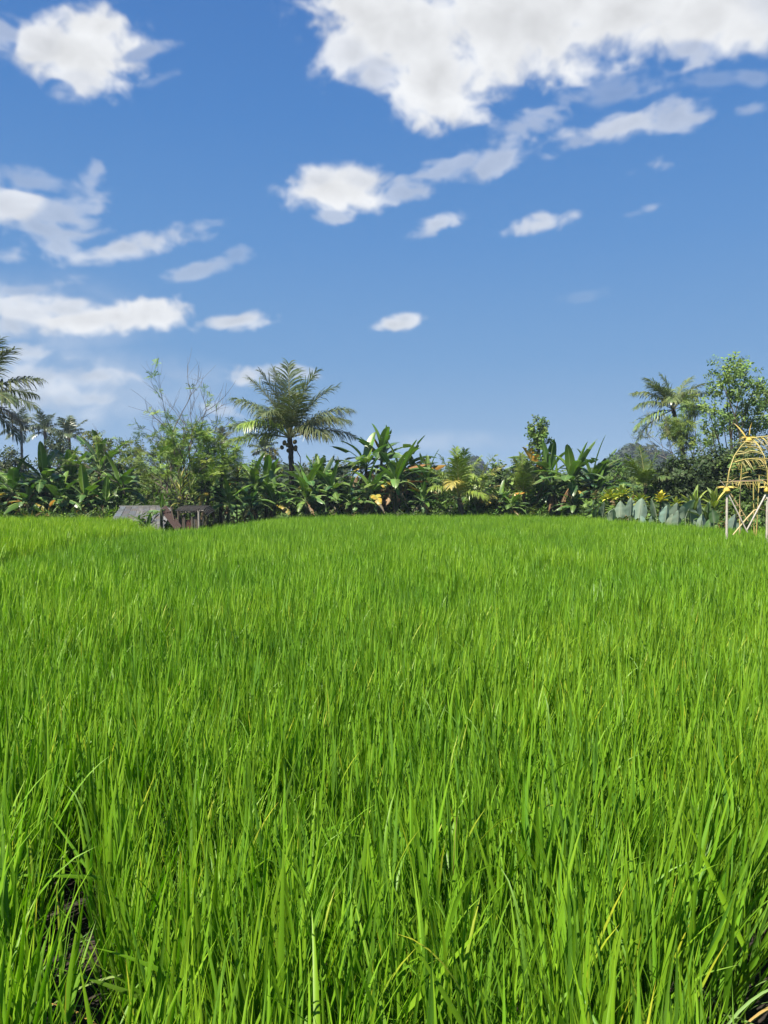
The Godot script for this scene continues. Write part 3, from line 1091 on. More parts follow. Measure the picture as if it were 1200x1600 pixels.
	for e in tips:
		if e[2] < 2 and rng.randf() < 0.3:
			xf.append(Transform3D(Basis(Vector3(rng.randfn(), rng.randfn(), rng.randfn()).normalized(), rng.randf() * TAU).scaled(Vector3.ONE * 0.55), e[0]))
			cc.append(vary(Color(0.15, 0.17, 0.06), 0.15))
	scatter("crown", M.feather, M.leaf, xf, cc, o)
	# the bare-branched feathery tree on the left
	rng.seed = 77
	at = px(272, 800, 38)
	at.y = ground_y(at.x, at.z)
	o = thing("tree", "spreading feathery tree with bare twigs on top, behind the shed", "tree", at, g)
	tips = []
	for e in [[-0.55, 1.0, 0.1, 3.3], [-0.25, 1.0, -0.25, 3.6], [0.02, 1.0, 0.2, 3.7], [0.30, 1.0, -0.1, 3.4], [0.62, 1.0, 0.15, 2.9], [0.12, 1.0, 0.4, 2.8]]:
		mb = MB.new()
		branch(mb, Vector3(rng.randfn() * 0.06, -0.2, rng.randfn() * 0.06), Vector3(e[0] * 1.0, e[1], e[2]).normalized(), e[3] * 0.88, 0.09, 4, tips, Color(0.20, 0.17, 0.13))
		part("trunk", mb.mesh(), M.bark, o)
	xf = []
	cc = PackedColorArray()
	for e in tips:
		var p: Vector3 = e[0]
		# twigs at the top and on the left stay bare
		var leafy := 0.12 * (1.0 - smoothstep(4.9, 6.5, p.y)) + (0.06 if p.x > 0.5 else 0.0) * (1.0 - smoothstep(5.6, 6.6, p.y)) + 0.02
		if p.x < -1.6:
			leafy *= 0.3
		if rng.randf() < leafy:
			for k in 2:
				xf.append(Transform3D(Basis(Vector3(rng.randfn(), rng.randfn() + 1.5, rng.randfn()).normalized(), rng.randf() * TAU).scaled(Vector3.ONE * rr(0.5, 0.95)), p + Vector3(rng.randfn(), rng.randfn(), rng.randfn()) * 0.12))
				cc.append(vary(Color(0.17, 0.26, 0.05) if p.x > -0.6 else Color(0.15, 0.21, 0.05), 0.18))
	scatter("crown", M.feather, M.leaf, xf, cc, o)
	rng.seed = 78
	# vine-covered pole tree left of the right banana clump
	at = px(843, 800, 44)
	at.y = ground_y(at.x, at.z)
	cl = []
	for e in [[842, 664, 13, 8], [836, 674, 12, 8], [850, 680, 12, 9], [843, 690, 13, 9], [842, 706, 13, 12], [841, 726, 13, 12], [842, 745, 13, 12], [845, 768, 10, 14]]:
		cl.append([px(e[0], e[1], 44.0) - at, Vector3(e[2], e[3], e[2]) * 44.0 / F])
	tree("vine_covered_tree", "slim pole-like tree wrapped in green vine, left of the right banana clump", "tree", at, cl, "vine", 16.0, LIGHT + LIGHT + MID, 0.12, 1.0, 0.4, g)


func palms() -> void:
	var green := Color(0.105, 0.135, 0.062)
	# [turn, start angle, end angle, length, tint]: 0 towards the camera, 90 to the right
	var list := [[250, 84, 60, 4.2], [200, 88, 82, 4.4], [80, 78, 50, 4.2], [265, 68, 34, 4.3], [285, 50, 8, 4.0], [262, 30, -22, 3.9], [88, 44, -8, 4.1], [95, 18, -24, 3.9], [276, 10, -34, 3.8, 3], [20, 70, -10, 3.8], [335, 54, -40, 3.5], [310, 36, -40, 3.6, 3], [215, 52, 0, 4.0], [130, 40, -12, 3.8], [50, 26, -50, 3.3], [100, 64, 22, 4.2], [285, 76, 48, 4.2], [75, 34, -20, 3.9]]
	var o := palm("coconut palm with a full grey green crown and nuts, tallest above the banana row", 452, 805, 684, 45.0, 0.18, list, 1.45, green, 70, 453.0)
	var top := px(453, 690, 45.0) - o.position
	var nut := SphereMesh.new()
	nut.radius = 0.12
	nut.height = 0.27
	nut.radial_segments = 10
	nut.rings = 6
	for k in 11:
		var a := k * 2.4
		var s := part("coconut", nut, M.nut if M.has("nut") else nut_mat(), o, Transform3D(Basis(Vector3(0, 0, 1), rng.randfn() * 0.4), top + Vector3(cos(a) * rr(0.26, 0.5), rr(-0.5, 0.05), sin(a) * rr(0.26, 0.5))))
	var mb := MB.new()
	mb.tube(PackedVector3Array([top + Vector3(0.4, -0.5, 0.2), top + Vector3(0.62, -0.9, 0.2), top + Vector3(0.66, -1.6, 0.2), top + Vector3(0.62, -2.0, 0.2)]), PackedFloat32Array([0.03, 0.025, 0.02, 0.07]), 5, Color(0.18, 0.13, 0.08), Color(0.2, 0.12, 0.08))
	part("dry_flower_stalk", mb.mesh(), M.bark, o)
	# left edge
	palm("coconut palm half cut off by the photo's left edge", -46, 815, 628, 36.0, 0.17, [[80, 62, 20, 3.4], [95, 36, -10, 3.5], [85, 14, -38, 3.4], [70, 70, 35, 3.4], [100, -5, -60, 2.8, 2], [60, 20, -45, 3.2], [20, 40, -20, 3.2], [275, 40, 0, 3.4], [250, 65, 30, 3.4], [180, 60, 20, 3.4], [300, 20, -40, 3.2], [140, 30, -20, 3.3], [90, -20, -70, 2.9], [45, -5, -65, 2.9], [350, 75, 50, 3.2]], 1.15, green, 60)
	# right palm
	palm("coconut palm leaning over the dark shrubs on the right, drooping pale lower fronds", 1085, 800, 640, 52.0, 0.17, [[265, 66, 20, 2.9], [262, 46, -16, 3.1], [275, 28, -42, 2.9], [245, 82, 52, 2.6], [95, 74, 36, 2.6], [100, 45, -12, 3.0], [88, 18, -44, 2.9], [275, -6, -62, 3.1, 3], [268, -24, -70, 3.3, 3], [20, 50, -20, 2.6], [340, 35, -44, 2.7], [180, 60, 10, 2.8], [290, 58, 4, 2.7], [70, 60, 5, 2.7], [225, 60, 25, 2.8]], 1.0, Color(0.12, 0.16, 0.055), 56, 1052.0)
	# young palms among the shrubs
	palm("young yellow green coconut palm right of the tallest banana clump", 717, 808, 778, 40.5, 0.16, [[200, 85, 75, 2.7, 3], [270, 74, 52, 2.5, 3], [95, 72, 45, 2.5, 3], [285, 55, 20, 2.2, 3], [70, 52, 10, 2.2, 3], [350, 72, 45, 2.4, 3], [20, 80, 62, 2.6, 3], [300, 40, -30, 2.0, 3], [340, 62, -62, 2.3, 1], [50, 30, -50, 1.9, 3], [120, 50, 0, 2.2], [240, 50, 0, 2.2]], 0.75, Color(0.10, 0.17, 0.03), 44)
	palm("arching pale yellow palm sapling beside the small blue hill", 742, 808, 790, 41.5, 0.10, [[85, 78, 12, 2.9, 1], [70, 84, 40, 3.0, 3], [100, 60, -10, 2.2, 1], [40, 50, -40, 1.8, 1], [280, 60, 0, 1.8, 3], [75, 40, -60, 1.7, 1], [180, 70, 30, 2.2, 3]], 0.6, Color(0.13, 0.19, 0.035), 36)
	palm("upright young coconut palm left of the right banana clump", 818, 808, 775, 41.0, 0.12, [[200, 86, 80, 2.3, 3], [280, 80, 66, 2.1, 3], [80, 82, 72, 2.2], [270, 66, 42, 1.7, 3], [95, 64, 30, 1.7], [10, 75, 60, 1.9], [350, 62, 30, 1.6, 3], [140, 70, 40, 1.9]], 0.6, Color(0.10, 0.14, 0.04), 44)
	palm("young palm with upright fronds between the right banana clump and the dark shrubs", 1008, 808, 762, 36.0, 0.11, [[200, 84, 66, 2.0], [285, 62, 30, 1.7, 3], [75, 78, 58, 1.8], [265, 70, 45, 1.8, 3], [350, 55, 0, 1.5, 3], [40, 45, -20, 1.4], [100, 50, 5, 1.5]], 0.55, Color(0.08, 0.125, 0.035), 40)
	# palms far behind
	palm("small far palm nearest the left edge of the photo", 33, 790, 668, 120.0, 0.22, far_fronds(14, 3.6), 1.0, Color(0.06, 0.085, 0.04), 24, -1.0, "coconut_palm", 0.14)
	palm("far palm with a ragged crown, leaning over the dark tree on the left", 108, 790, 682, 95.0, 0.2, far_fronds(14, 3.0), 1.0, Color(0.06, 0.085, 0.04), 24, -1.0, "coconut_palm", 0.12)
	palm("far palm topping the dark tree on the left", 70, 790, 674, 105.0, 0.2, far_fronds(15, 3.2), 1.0, Color(0.055, 0.08, 0.04), 24, -1.0, "coconut_palm", 0.12)
	palm("far slender palm between the bare-branched tree and the slim conical tree", 347, 790, 692, 118.0, 0.26, far_fronds(13, 3.0), 0.9, Color(0.08, 0.10, 0.05), 24, -1.0, "coconut_palm", 0.13)
	palm("far palm just left of the big coconut palm's trunk, above the yellow tree", 414, 790, 703, 105.0, 0.2, far_fronds(15, 2.6), 0.9, Color(0.075, 0.105, 0.045), 24, -1.0, "coconut_palm", 0.12)


func nut_mat() -> StandardMaterial3D:
	var m := StandardMaterial3D.new()
	m.albedo_color = Color(0.13, 0.10, 0.035).linear_to_srgb()
	m.roughness = 0.6
	M.nut = m
	return m


func bananas() -> void:
	# left clump
	banana(20, 768, 36.0, 1.9, 9, 3, 0.6, "broad drooping banana plant at the left edge of the photo")
	banana(68, 752, 36.6, 1.9, 9, 3, 0.5, "banana plant with wide flat leaves, second from the left edge")
	banana(108, 750, 37.2, 1.8, 8, 2, 0.4, "banana plant with short upright bright leaves amid the left clump", [[20, 72, 55, 1.5, 1], [80, 60, 48, 1.6, 1]])
	banana(156, 734, 38.2, 2.0, 6, 2, 0.5, "tall banana plant with one long leaf standing up, right of the left clump", [[255, 74, 64, 2.1, 0], [60, 86, 82, 1.6, 0], [95, 48, 38, 2.0, 1]])
	banana(132, 778, 36.0, 1.5, 8, 3, 0.6, "low banana plant with a pale dead leaf, before the left clump's tall plant", [[80, 20, -10, 0.9, 3]])
	banana(188, 766, 37.4, 1.9, 8, 2, 0.6, "banana plant overhanging the left end of the grey roof")
	banana(44, 784, 35.6, 1.5, 8, 3, 0.5, "low banana plant with an orange dying leaf near the left edge", [[300, 15, -20, 0.9, 2]])
	banana(92, 782, 35.8, 1.5, 8, 4, 0.5, "low banana plant with hanging yellow leaf, front row of the left clump", [[345, 30, -80, 1.0, 2]])
	banana(165, 786, 36.0, 1.3, 7, 4, 0.6, "short banana plant with torn leaves left of the shed roof")
	# before the shed
	banana(233, 826, 29.4, 0.7, 1, 0, 0.1, "single bright young banana shoot before the grey roof", [[275, 46, 24, 0.95, 1], [90, 60, 20, 0.5, 0]])
	banana(252, 798, 30.0, 0.8, 3, 2, 0.7, "small ragged banana plant before the roof with dark hanging leaves", [[270, 20, -40, 0.75, 4], [300, 0, -75, 0.9, 0], [280, -10, -80, 0.8, 4]])
	# between the shed and the coconut palm
	banana(326, 766, 38.0, 1.7, 8, 2, 0.6, "banana plant rising over the wooden shed's right end")
	banana(346, 752, 40.0, 1.8, 8, 2, 0.6, "banana plant behind the dracaena with the orange top")
	banana(398, 764, 40.0, 1.8, 9, 2, 0.5, "banana plant right of the dracaena with the orange top")
	banana(358, 786, 37.8, 1.5, 6, 2, 0.5, "banana plant with one pale leaf arching down left to the rice", [[285, 25, -62, 1.6, 0], [300, 45, -70, 1.3, 0]])
	banana(418, 760, 41.5, 1.7, 6, 1, 0.3, "banana plant with two upright leaves below the yellow tree", [[265, 82, 70, 1.5, 1], [70, 78, 66, 1.6, 1], [40, 70, 60, 1.5, 1]])
	banana(428, 788, 40.0, 1.7, 9, 3, 0.5, "banana plant hiding the foot of the coconut palm on its left")
	banana(392, 788, 38.8, 1.4, 7, 4, 0.5, "low dark banana plant in the front row left of the coconut palm", [[330, 60, 40, 1.1, 1]])
	banana(479, 766, 42.0, 1.9, 7, 2, 0.3, "banana plant with upright leaves just right of the coconut palm trunk", [[250, 68, 58, 1.6, 1], [100, 80, 70, 1.7, 0]])
	banana(500, 756, 43.0, 1.9, 8, 2, 0.3, "dark banana plant between the coconut palm and the tallest banana clump", [[250, 70, 55, 1.8, 4], [20, 76, 62, 1.7, 0], [110, 72, 66, 1.8, 4]])
	banana(478, 782, 40.6, 1.7, 8, 4, 0.5, "low banana plant with one leaf reaching left across the palm's foot", [[280, 12, -20, 1.7, 0]])
	banana(518, 768, 41.8, 1.7, 8, 4, 0.5, "banana plant with dead brown leaves left of the tallest clump")
	# the tallest clump
	banana(572, 730, 44.5, 2.1, 8, 5, 0.75, "torn banana plant with leaves spread left in the tallest clump", [[275, 56, 30, 2.3, 0], [285, 22, 0, 2.3, 0], [270, 10, -14, 2.2, 4]])
	banana(596, 716, 45.2, 2.1, 7, 6, 0.6, "tallest banana plant, its top leaf standing highest of all", [[100, 88, 82, 1.9, 0], [250, 84, 74, 1.5, 2], [60, 80, 70, 1.7, 0], [285, 60, 52, 1.7, 0]])
	banana(624, 738, 44.2, 2.2, 8, 7, 0.7, "banana plant with a shredded dry leaf tip pointing up right", [[80, 62, 54, 2.4, 0], [70, 70, 62, 2.0, 1], [95, 36, 26, 1.9, 2], [60, 30, 22, 1.9, 3]])
	banana(578, 772, 42.4, 1.9, 7, 6, 0.5, "front banana plant of the tallest clump with long leaves held out left", [[275, 26, 2, 2.1, 0], [268, 8, -8, 2.1, 0], [285, -10, -45, 1.8, 1], [20, -20, -70, 1.3, 0]])
	banana(618, 756, 42.6, 1.9, 7, 8, 0.5, "front banana plant of the tallest clump with one bright upright leaf", [[60, 68, 60, 2.2, 1], [300, 70, 58, 2.0, 0], [10, -10, -60, 1.0, 1], [70, 20, 30, 1.7, 3]])
	banana(548, 786, 42.0, 1.5, 7, 4, 0.5, "low banana plant at the left foot of the tallest clump")
	banana(646, 750, 44.6, 1.9, 7, 5, 0.8, "ragged banana plant with an orange leaf stretched right", [[80, 52, 24, 2.1, 2], [85, 66, 58, 1.6, 0], [100, 30, 12, 1.6, 3]])
	banana(668, 754, 43.4, 1.6, 6, 4, 0.4, "banana plant with two upright leaves right of the tallest clump", [[85, 78, 70, 1.9, 1], [280, 86, 80, 1.7, 0], [20, 60, 40, 1.0, 1]])
	banana(660, 784, 42.2, 1.3, 6, 7, 0.6, "low banana plant with a skirt of brown leaves beside the young yellow palm", [[20, 20, -50, 0.9, 1]])
	# between the young palms
	banana(782, 782, 41.0, 1.3, 5, 3, 0.6, "small banana plant with a glowing orange leaf, between the young palms", [[75, 38, 22, 1.5, 2], [300, 50, 30, 1.3, 0], [270, 60, 40, 1.0, 1]])
	banana(800, 792, 40.2, 1.1, 6, 3, 0.4, "low banana sucker among the weeds between the young palms", [[100, 70, 50, 1.0, 1]])
	# right clump
	banana(858, 744, 42.6, 2.0, 6, 5, 0.6, "banana plant with long arching leaves reaching left, in the right clump", [[275, 58, 0, 2.6, 0], [262, 40, -12, 2.4, 4], [285, 26, -50, 2.1, 0], [290, 62, 56, 2.2, 2], [20, 85, 74, 2.0, 0]])
	banana(893, 752, 40.4, 2.0, 6, 5, 0.15, "banana plant with the broadest bright upright leaves in the right clump", [[325, 82, 72, 1.9, 1], [60, 74, 50, 2.4, 0], [40, 70, 20, 2.0, 0], [280, 30, -40, 2.1, 0], [90, 20, -70, 1.5, 0]])
	banana(924, 756, 41.2, 2.0, 6, 5, 0.3, "banana plant with one curled leaf standing tallest in the right clump", [[75, 84, 70, 2.5, 1], [90, 60, 52, 2.2, 0], [100, 50, 40, 2.1, 4], [60, 66, 40, 2.0, 0], [0, 20, -75, 1.3, 0]])
	banana(936, 768, 40.2, 1.8, 4, 6, 0.3, "banana plant with a long leaf arching right over the croton row", [[95, 28, -16, 2.4, 0], [100, 5, -35, 2.2, 0], [80, -15, -60, 1.4, 2]])
	banana(866, 768, 41.4, 1.5, 4, 6, 0.7, "banana plant reduced to brown hanging leaves left of the broad-leaved one", [[280, 0, -60, 1.2, 4]])
	banana(898, 790, 39.6, 1.2, 5, 2, 0.2, "low banana sucker at the foot of the right clump", [[280, 15, -15, 1.1, 4], [70, 20, -30, 1.0, 1]])


func leaf_plate(length: float, width: float, a0: float, a1: float, col: Color, notch: float) -> ArrayMesh:
	# an oval leaf on its stalk, built along +Z
	var mb := MB.new()
	var n := 9
	var pos := Vector3.ZERO
	var row := -1
	for i in n + 1:
		var t := float(i) / n
		var a := deg_to_rad(lerpf(a0, a1, t))
		var d := Vector3(0, sin(a), cos(a))
		var up := Vector3(0, d.z, -d.y)
		var w := width * 0.5 * pow(maxf(0.0, sin(PI * (0.09 + 0.91 * pow(t, 0.78)))), 0.72)
		var wave := up * sin(i * 1.9 + width * 9.0) * width * 0.03
		var c := vary(col, 0.05)
		var q := mb.p(pos + Vector3(-w, 0, 0) + up * w * 0.5 + wave - d * notch * (1.0 - t) * 0.3, c)
		mb.p(pos + Vector3(-w * 0.5, 0, 0) + up * w * 0.25, c)
		mb.p(pos, c.lerp(Color(0.4, 0.45, 0.36), 0.35))
		mb.p(pos + Vector3(w * 0.5, 0, 0) + up * w * 0.25, c)
		mb.p(pos + Vector3(w, 0, 0) + up * w * 0.5 - wave - d * notch * (1.0 - t) * 0.3, c)
		if row >= 0:
			for k in 4:
				mb.quad(row + k, q + k, q + k + 1, row + k + 1)
		row = q
		pos += d * (length / n)
	return mb.mesh()


func taro(x: float, y: float, d: float, size: float, leaves: Array, label: String) -> void:
	var at := px(x, y, d)
	var gy := ground_y(at.x, at.z)
	var o := thing("taro_plant", label, "taro plant", Vector3(at.x, gy, at.z), "grey leaved taro plants along the right edge of the field")
	for e in leaves:
		# [sideways, up from the anchor, turn, start angle, end angle, scale, green]
		var root := Vector3(e[0] * d / F, at.y - gy + e[1] * d / F, rng.randfn() * 0.08)
		var st := MB.new()
		st.tube(PackedVector3Array([Vector3(e[0] * 0.3 * d / F, 0, 0), root * Vector3(0.8, 0.6, 0.8), root]), PackedFloat32Array([0.022, 0.016, 0.01]), 5, Color(0.16, 0.22, 0.14), Color(0.2, 0.27, 0.16), false)
		part("stalk", st.mesh(), M.taro, o)
		var l: float = size * e[5]
		var lf := part("leaf", leaf_plate(l, l * 0.68, e[3], e[4], vary(Color(0.19, 0.265, 0.205), 0.1) if e[6] == 0 else (Color(0.10, 0.19, 0.07) if e[6] == 1 else Color(0.06, 0.10, 0.055)), l * 0.3), M.taro, o, Transform3D(Basis(Vector3.UP, deg_to_rad(e[2] + rng.randfn() * 22.0)) * Basis(Vector3.BACK, rng.randfn() * 0.14), root))
		var rib := MB.new()
		var line := PackedVector3Array()
		var rad := PackedFloat32Array()
		var q := Vector3.ZERO
		for i in 10:
			var an := deg_to_rad(lerpf(e[3], e[4], i / 9.0))
			line.append(q)
			rad.append(l * 0.014 * (1.0 - 0.8 * i / 9.0))
			q += Vector3(0, sin(an), cos(an)) * l / 9.0
		rib.tube(line, rad, 5, Color(0.34, 0.42, 0.30), Color(0.30, 0.38, 0.26), false)
		part("midrib", rib.mesh(), M.taro, lf)


func rosette(called: String, label: String, x: float, y: float, d: float, size: float, n: int, cols: Array, wide: float, spread := 1.0, stem := false) -> void:
	var at := px(x, y, d)
	var gy := ground_y(at.x, at.z)
	var o := thing(called, label, "shrub", Vector3(at.x, gy, at.z))
	var hs := maxf(0.1, at.y - gy)
	var st := MB.new()
	st.tube(PackedVector3Array([Vector3(0.05, -0.05, 0), Vector3(-0.03, hs * 0.5, 0.02), Vector3(0, hs, 0)]), PackedFloat32Array([0.045, 0.035, 0.03]), 6, Color(0.15, 0.12, 0.08), Color(0.17, 0.14, 0.08))
	part("stem", st.mesh(), M.bark, o)
	for i in n:
		var age := float(i) / (n - 1)
		var l := size * rr(0.75, 1.15)
		var a := i * 2.4
		part("leaf", leaf_plate(l, l * wide, lerpf(85, 15, age * spread), lerpf(60, -50, age * spread), vary(cols[rng.randi() % cols.size()], 0.1), 0.0), M.leaf, o, Transform3D(Basis(Vector3.UP, a), Vector3(0, hs * (1.0 - 0.35 * age * (1.0 if stem else 0.2)), 0)))


func front_plants() -> void:
	# dark leafy growth that closes the foot of the plant row
	var o := thing("undergrowth", "tangled dark weeds and low leaves at the foot of the banana row", "undergrowth", Vector3.ZERO, "", "stuff")
	for pass_ in 2:
		var xf := []
		var cc := PackedColorArray()
		for i in 7500:
			var x := rr(-26.0, 19.0)
			if x > -9.9 and x < -5.2:
				continue
			var back := absf(rng.randfn()) * 2.6 + 0.3
			var z := -edge(x) - 0.35 - back
			if back < 2.4 and ((x > -3.2 and x < 3.4) or (x > 7.4 and x < 11.0)) and rng.randf() < 0.6:
				continue
			if x > 8.6:
				z = -maxf(edge(x), 33.0) - 1.8 - back
				if x > 10.4:
					z += 1.5
			var h := (1.25 + 0.8 * wobble.get_noise_2d(x * 0.5, z * 0.3)) * pow(rng.randf(), 0.8) * (0.3 + minf(1.1, back * 0.42))
			var s := rr(0.7, 1.6)
			xf.append(Transform3D(Basis(Vector3(rng.randfn(), rng.randfn() * 2.0, rng.randfn()).normalized(), rng.randf() * TAU).scaled(Vector3(s, s, s)), Vector3(x, ground_y(x, z) + h, z)))
			var tone: Color = [Color(0.077, 0.131, 0.034), Color(0.115, 0.203, 0.039), Color(0.046, 0.080, 0.028), Color(0.169, 0.123, 0.055)][rng.randi() % 3 if rng.randf() < 0.94 else 3]
			if x > 4.5 and x < 8.5:
				tone = tone.lerp(Color(0.12, 0.20, 0.03), 0.5)
			cc.append(vary(tone, 0.2))
		scatter("weeds", M.broad if pass_ == 0 else M.strap, M.leaf, xf, cc, o)
	o = thing("thicket", "dense green thicket closing the gaps between the plants and trees", "thicket", Vector3.ZERO, "", "stuff")
	for pass_ in 2:
		var xf := []
		var cc := PackedColorArray()
		for i in 6500:
			var d := rr(46.0, 62.0)
			var x := rr(-0.55, 0.52) * d
			var h := (2.6 + 1.3 * wobble.get_noise_2d(x * 0.22, d * 0.12) + 0.7 * wobble.get_noise_2d(x * 0.9, d)) * pow(rng.randf(), 0.7)
			var s := rr(1.1, 2.2)
			xf.append(Transform3D(Basis(Vector3(rng.randfn(), rng.randfn() * 2.0, rng.randfn()).normalized(), rng.randf() * TAU).scaled(Vector3(s, s, s)), Vector3(x, ground_y(x, -d) + h, -d)))
			cc.append(vary([Color(0.085, 0.138, 0.041), Color(0.123, 0.189, 0.048), Color(0.069, 0.109, 0.039)][rng.randi() % 3], 0.18))
		scatter("shrubs", M.broad if pass_ == 0 else M.vine, M.leaf, xf, cc, o)
	rosette("dracaena", "dracaena with a yellow orange tuft on top, left of the coconut palm", 371, 745, 39.4, 0.75, 20, [Color(0.30, 0.22, 0.035), Color(0.34, 0.20, 0.04), Color(0.16, 0.17, 0.04)], 0.09, 1.0)
	rosette("dracaena", "strappy yellow green dracaena between the shed and the feathery tree", 282, 752, 35.0, 0.85, 30, [Color(0.16, 0.20, 0.04), Color(0.10, 0.15, 0.035), Color(0.24, 0.22, 0.05)], 0.10, 1.1, true)
	rosette("dracaena", "dark green strappy dracaena above the wooden shed's beam", 298, 768, 35.6, 0.8, 24, [Color(0.07, 0.12, 0.03), Color(0.12, 0.16, 0.035)], 0.11, 1.1, true)
	# croton row
	var yg := [Color(0.25, 0.30, 0.03), Color(0.16, 0.24, 0.03), Color(0.33, 0.33, 0.035)]
	rosette("croton", "yellow croton shrub just right of the right banana clump", 952, 778, 36.2, 0.55, 34, yg, 0.34, 1.0)
	rosette("croton", "yellow green croton shrub in the middle of the row right of the bananas", 972, 774, 35.4, 0.55, 34, yg, 0.34, 1.0)
	rosette("croton", "bright yellow croton shrub behind the two dark pointed leaves", 1032, 781, 30.6, 0.4, 20, [Color(0.45, 0.38, 0.02), Color(0.38, 0.36, 0.02)], 0.4, 0.8)
	rosette("croton", "small pale yellow croton shrub beside the tall stacked taro leaves", 1056, 788, 29.6, 0.4, 12, yg, 0.35, 0.8)
	rosette("croton", "yellow green croton shrub at the left end of the taro row", 1000, 784, 32.0, 0.45, 24, yg, 0.36, 1.0)
	rosette("bird_nest_plant", "big rosette of upright yellow green leaves behind the stacked taro leaves", 1085, 795, 29.2, 0.9, 18, [Color(0.20, 0.25, 0.035), Color(0.13, 0.19, 0.03), Color(0.09, 0.14, 0.03)], 0.2, 0.75)
	rosette("bird_nest_plant", "yellow green rosette of leaves beside the shrine's left post", 1116, 792, 28.6, 0.85, 18, [Color(0.22, 0.26, 0.04), Color(0.12, 0.18, 0.03)], 0.2, 0.8)
	rosette("bird_nest_plant", "dark green rosette of broad leaves between the taro leaves and the shrine", 1104, 815, 28.0, 0.75, 12, [Color(0.05, 0.09, 0.03), Color(0.08, 0.14, 0.035)], 0.28, 0.8)
	# taro
	taro(950, 800, 34.0, 0.62, [[-8, -6, 20, 78, 86, 1.0, 2], [4, -12, -15, 80, 90, 0.9, 0], [-18, -6, 40, 70, 60, 0.9, 2]], "dark grey taro plant beside the right banana clump's brown leaves")
	taro(972, 808, 33.4, 0.72, [[-4, 0, 10, 84, 92, 1.0, 0], [12, 8, -10, 80, 96, 0.9, 0], [-16, -6, 20, 76, 60, 0.8, 0]], "wide grey taro plant at the left end of the row")
	taro(999, 805, 31.6, 0.75, [[0, -5, 0, 88, 94, 1.15, 0], [-14, 0, 25, 80, 90, 0.9, 0], [4, -22, -20, 84, 90, 0.8, 0]], "taro plant with one tall pointed grey leaf")
	taro(1030, 806, 30.4, 0.7, [[-4, 0, 60, 96, 112, 1.0, 2], [14, 0, -65, 84, 70, 1.0, 2], [4, -8, 20, 82, 90, 0.8, 0], [-10, -14, 0, 80, 85, 0.7, 0]], "taro plant with two dark folded leaves standing like ears")
	taro(1048, 812, 29.2, 0.72, [[-8, -4, 15, 80, 90, 0.9, 0], [8, -2, -12, 76, 84, 1.0, 0], [0, -14, 5, 84, 90, 0.8, 0]], "low grey taro plant right of the ear-like dark leaves")
	taro(1072, 812, 28.4, 0.75, [[0, 2, -20, 72, 40, 1.1, 0], [12, -8, -40, 76, 60, 0.9, 0], [-12, -10, 15, 80, 88, 0.8, 0]], "taro plant with a leaf arching right towards the stacked leaves")
	taro(1097, 812, 27.6, 0.62, [[-2, 10, 4, 88, 98, 1.0, 0], [0, -14, -4, 86, 92, 0.85, 0], [-14, -20, 20, 80, 84, 0.6, 0]], "taro plant with two grey oval leaves stacked one above the other")
	taro(1114, 816, 27.0, 0.5, [[0, 0, -50, 74, 66, 1.0, 1], [-4, -12, 10, 80, 84, 0.9, 1]], "small green taro plant left of the shrine's post")
	taro(1142, 822, 25.6, 0.5, [[0, -4, 5, 84, 90, 1.0, 0], [10, -12, -20, 80, 70, 0.8, 0]], "pale grey taro leaf just right of the shrine's left post")


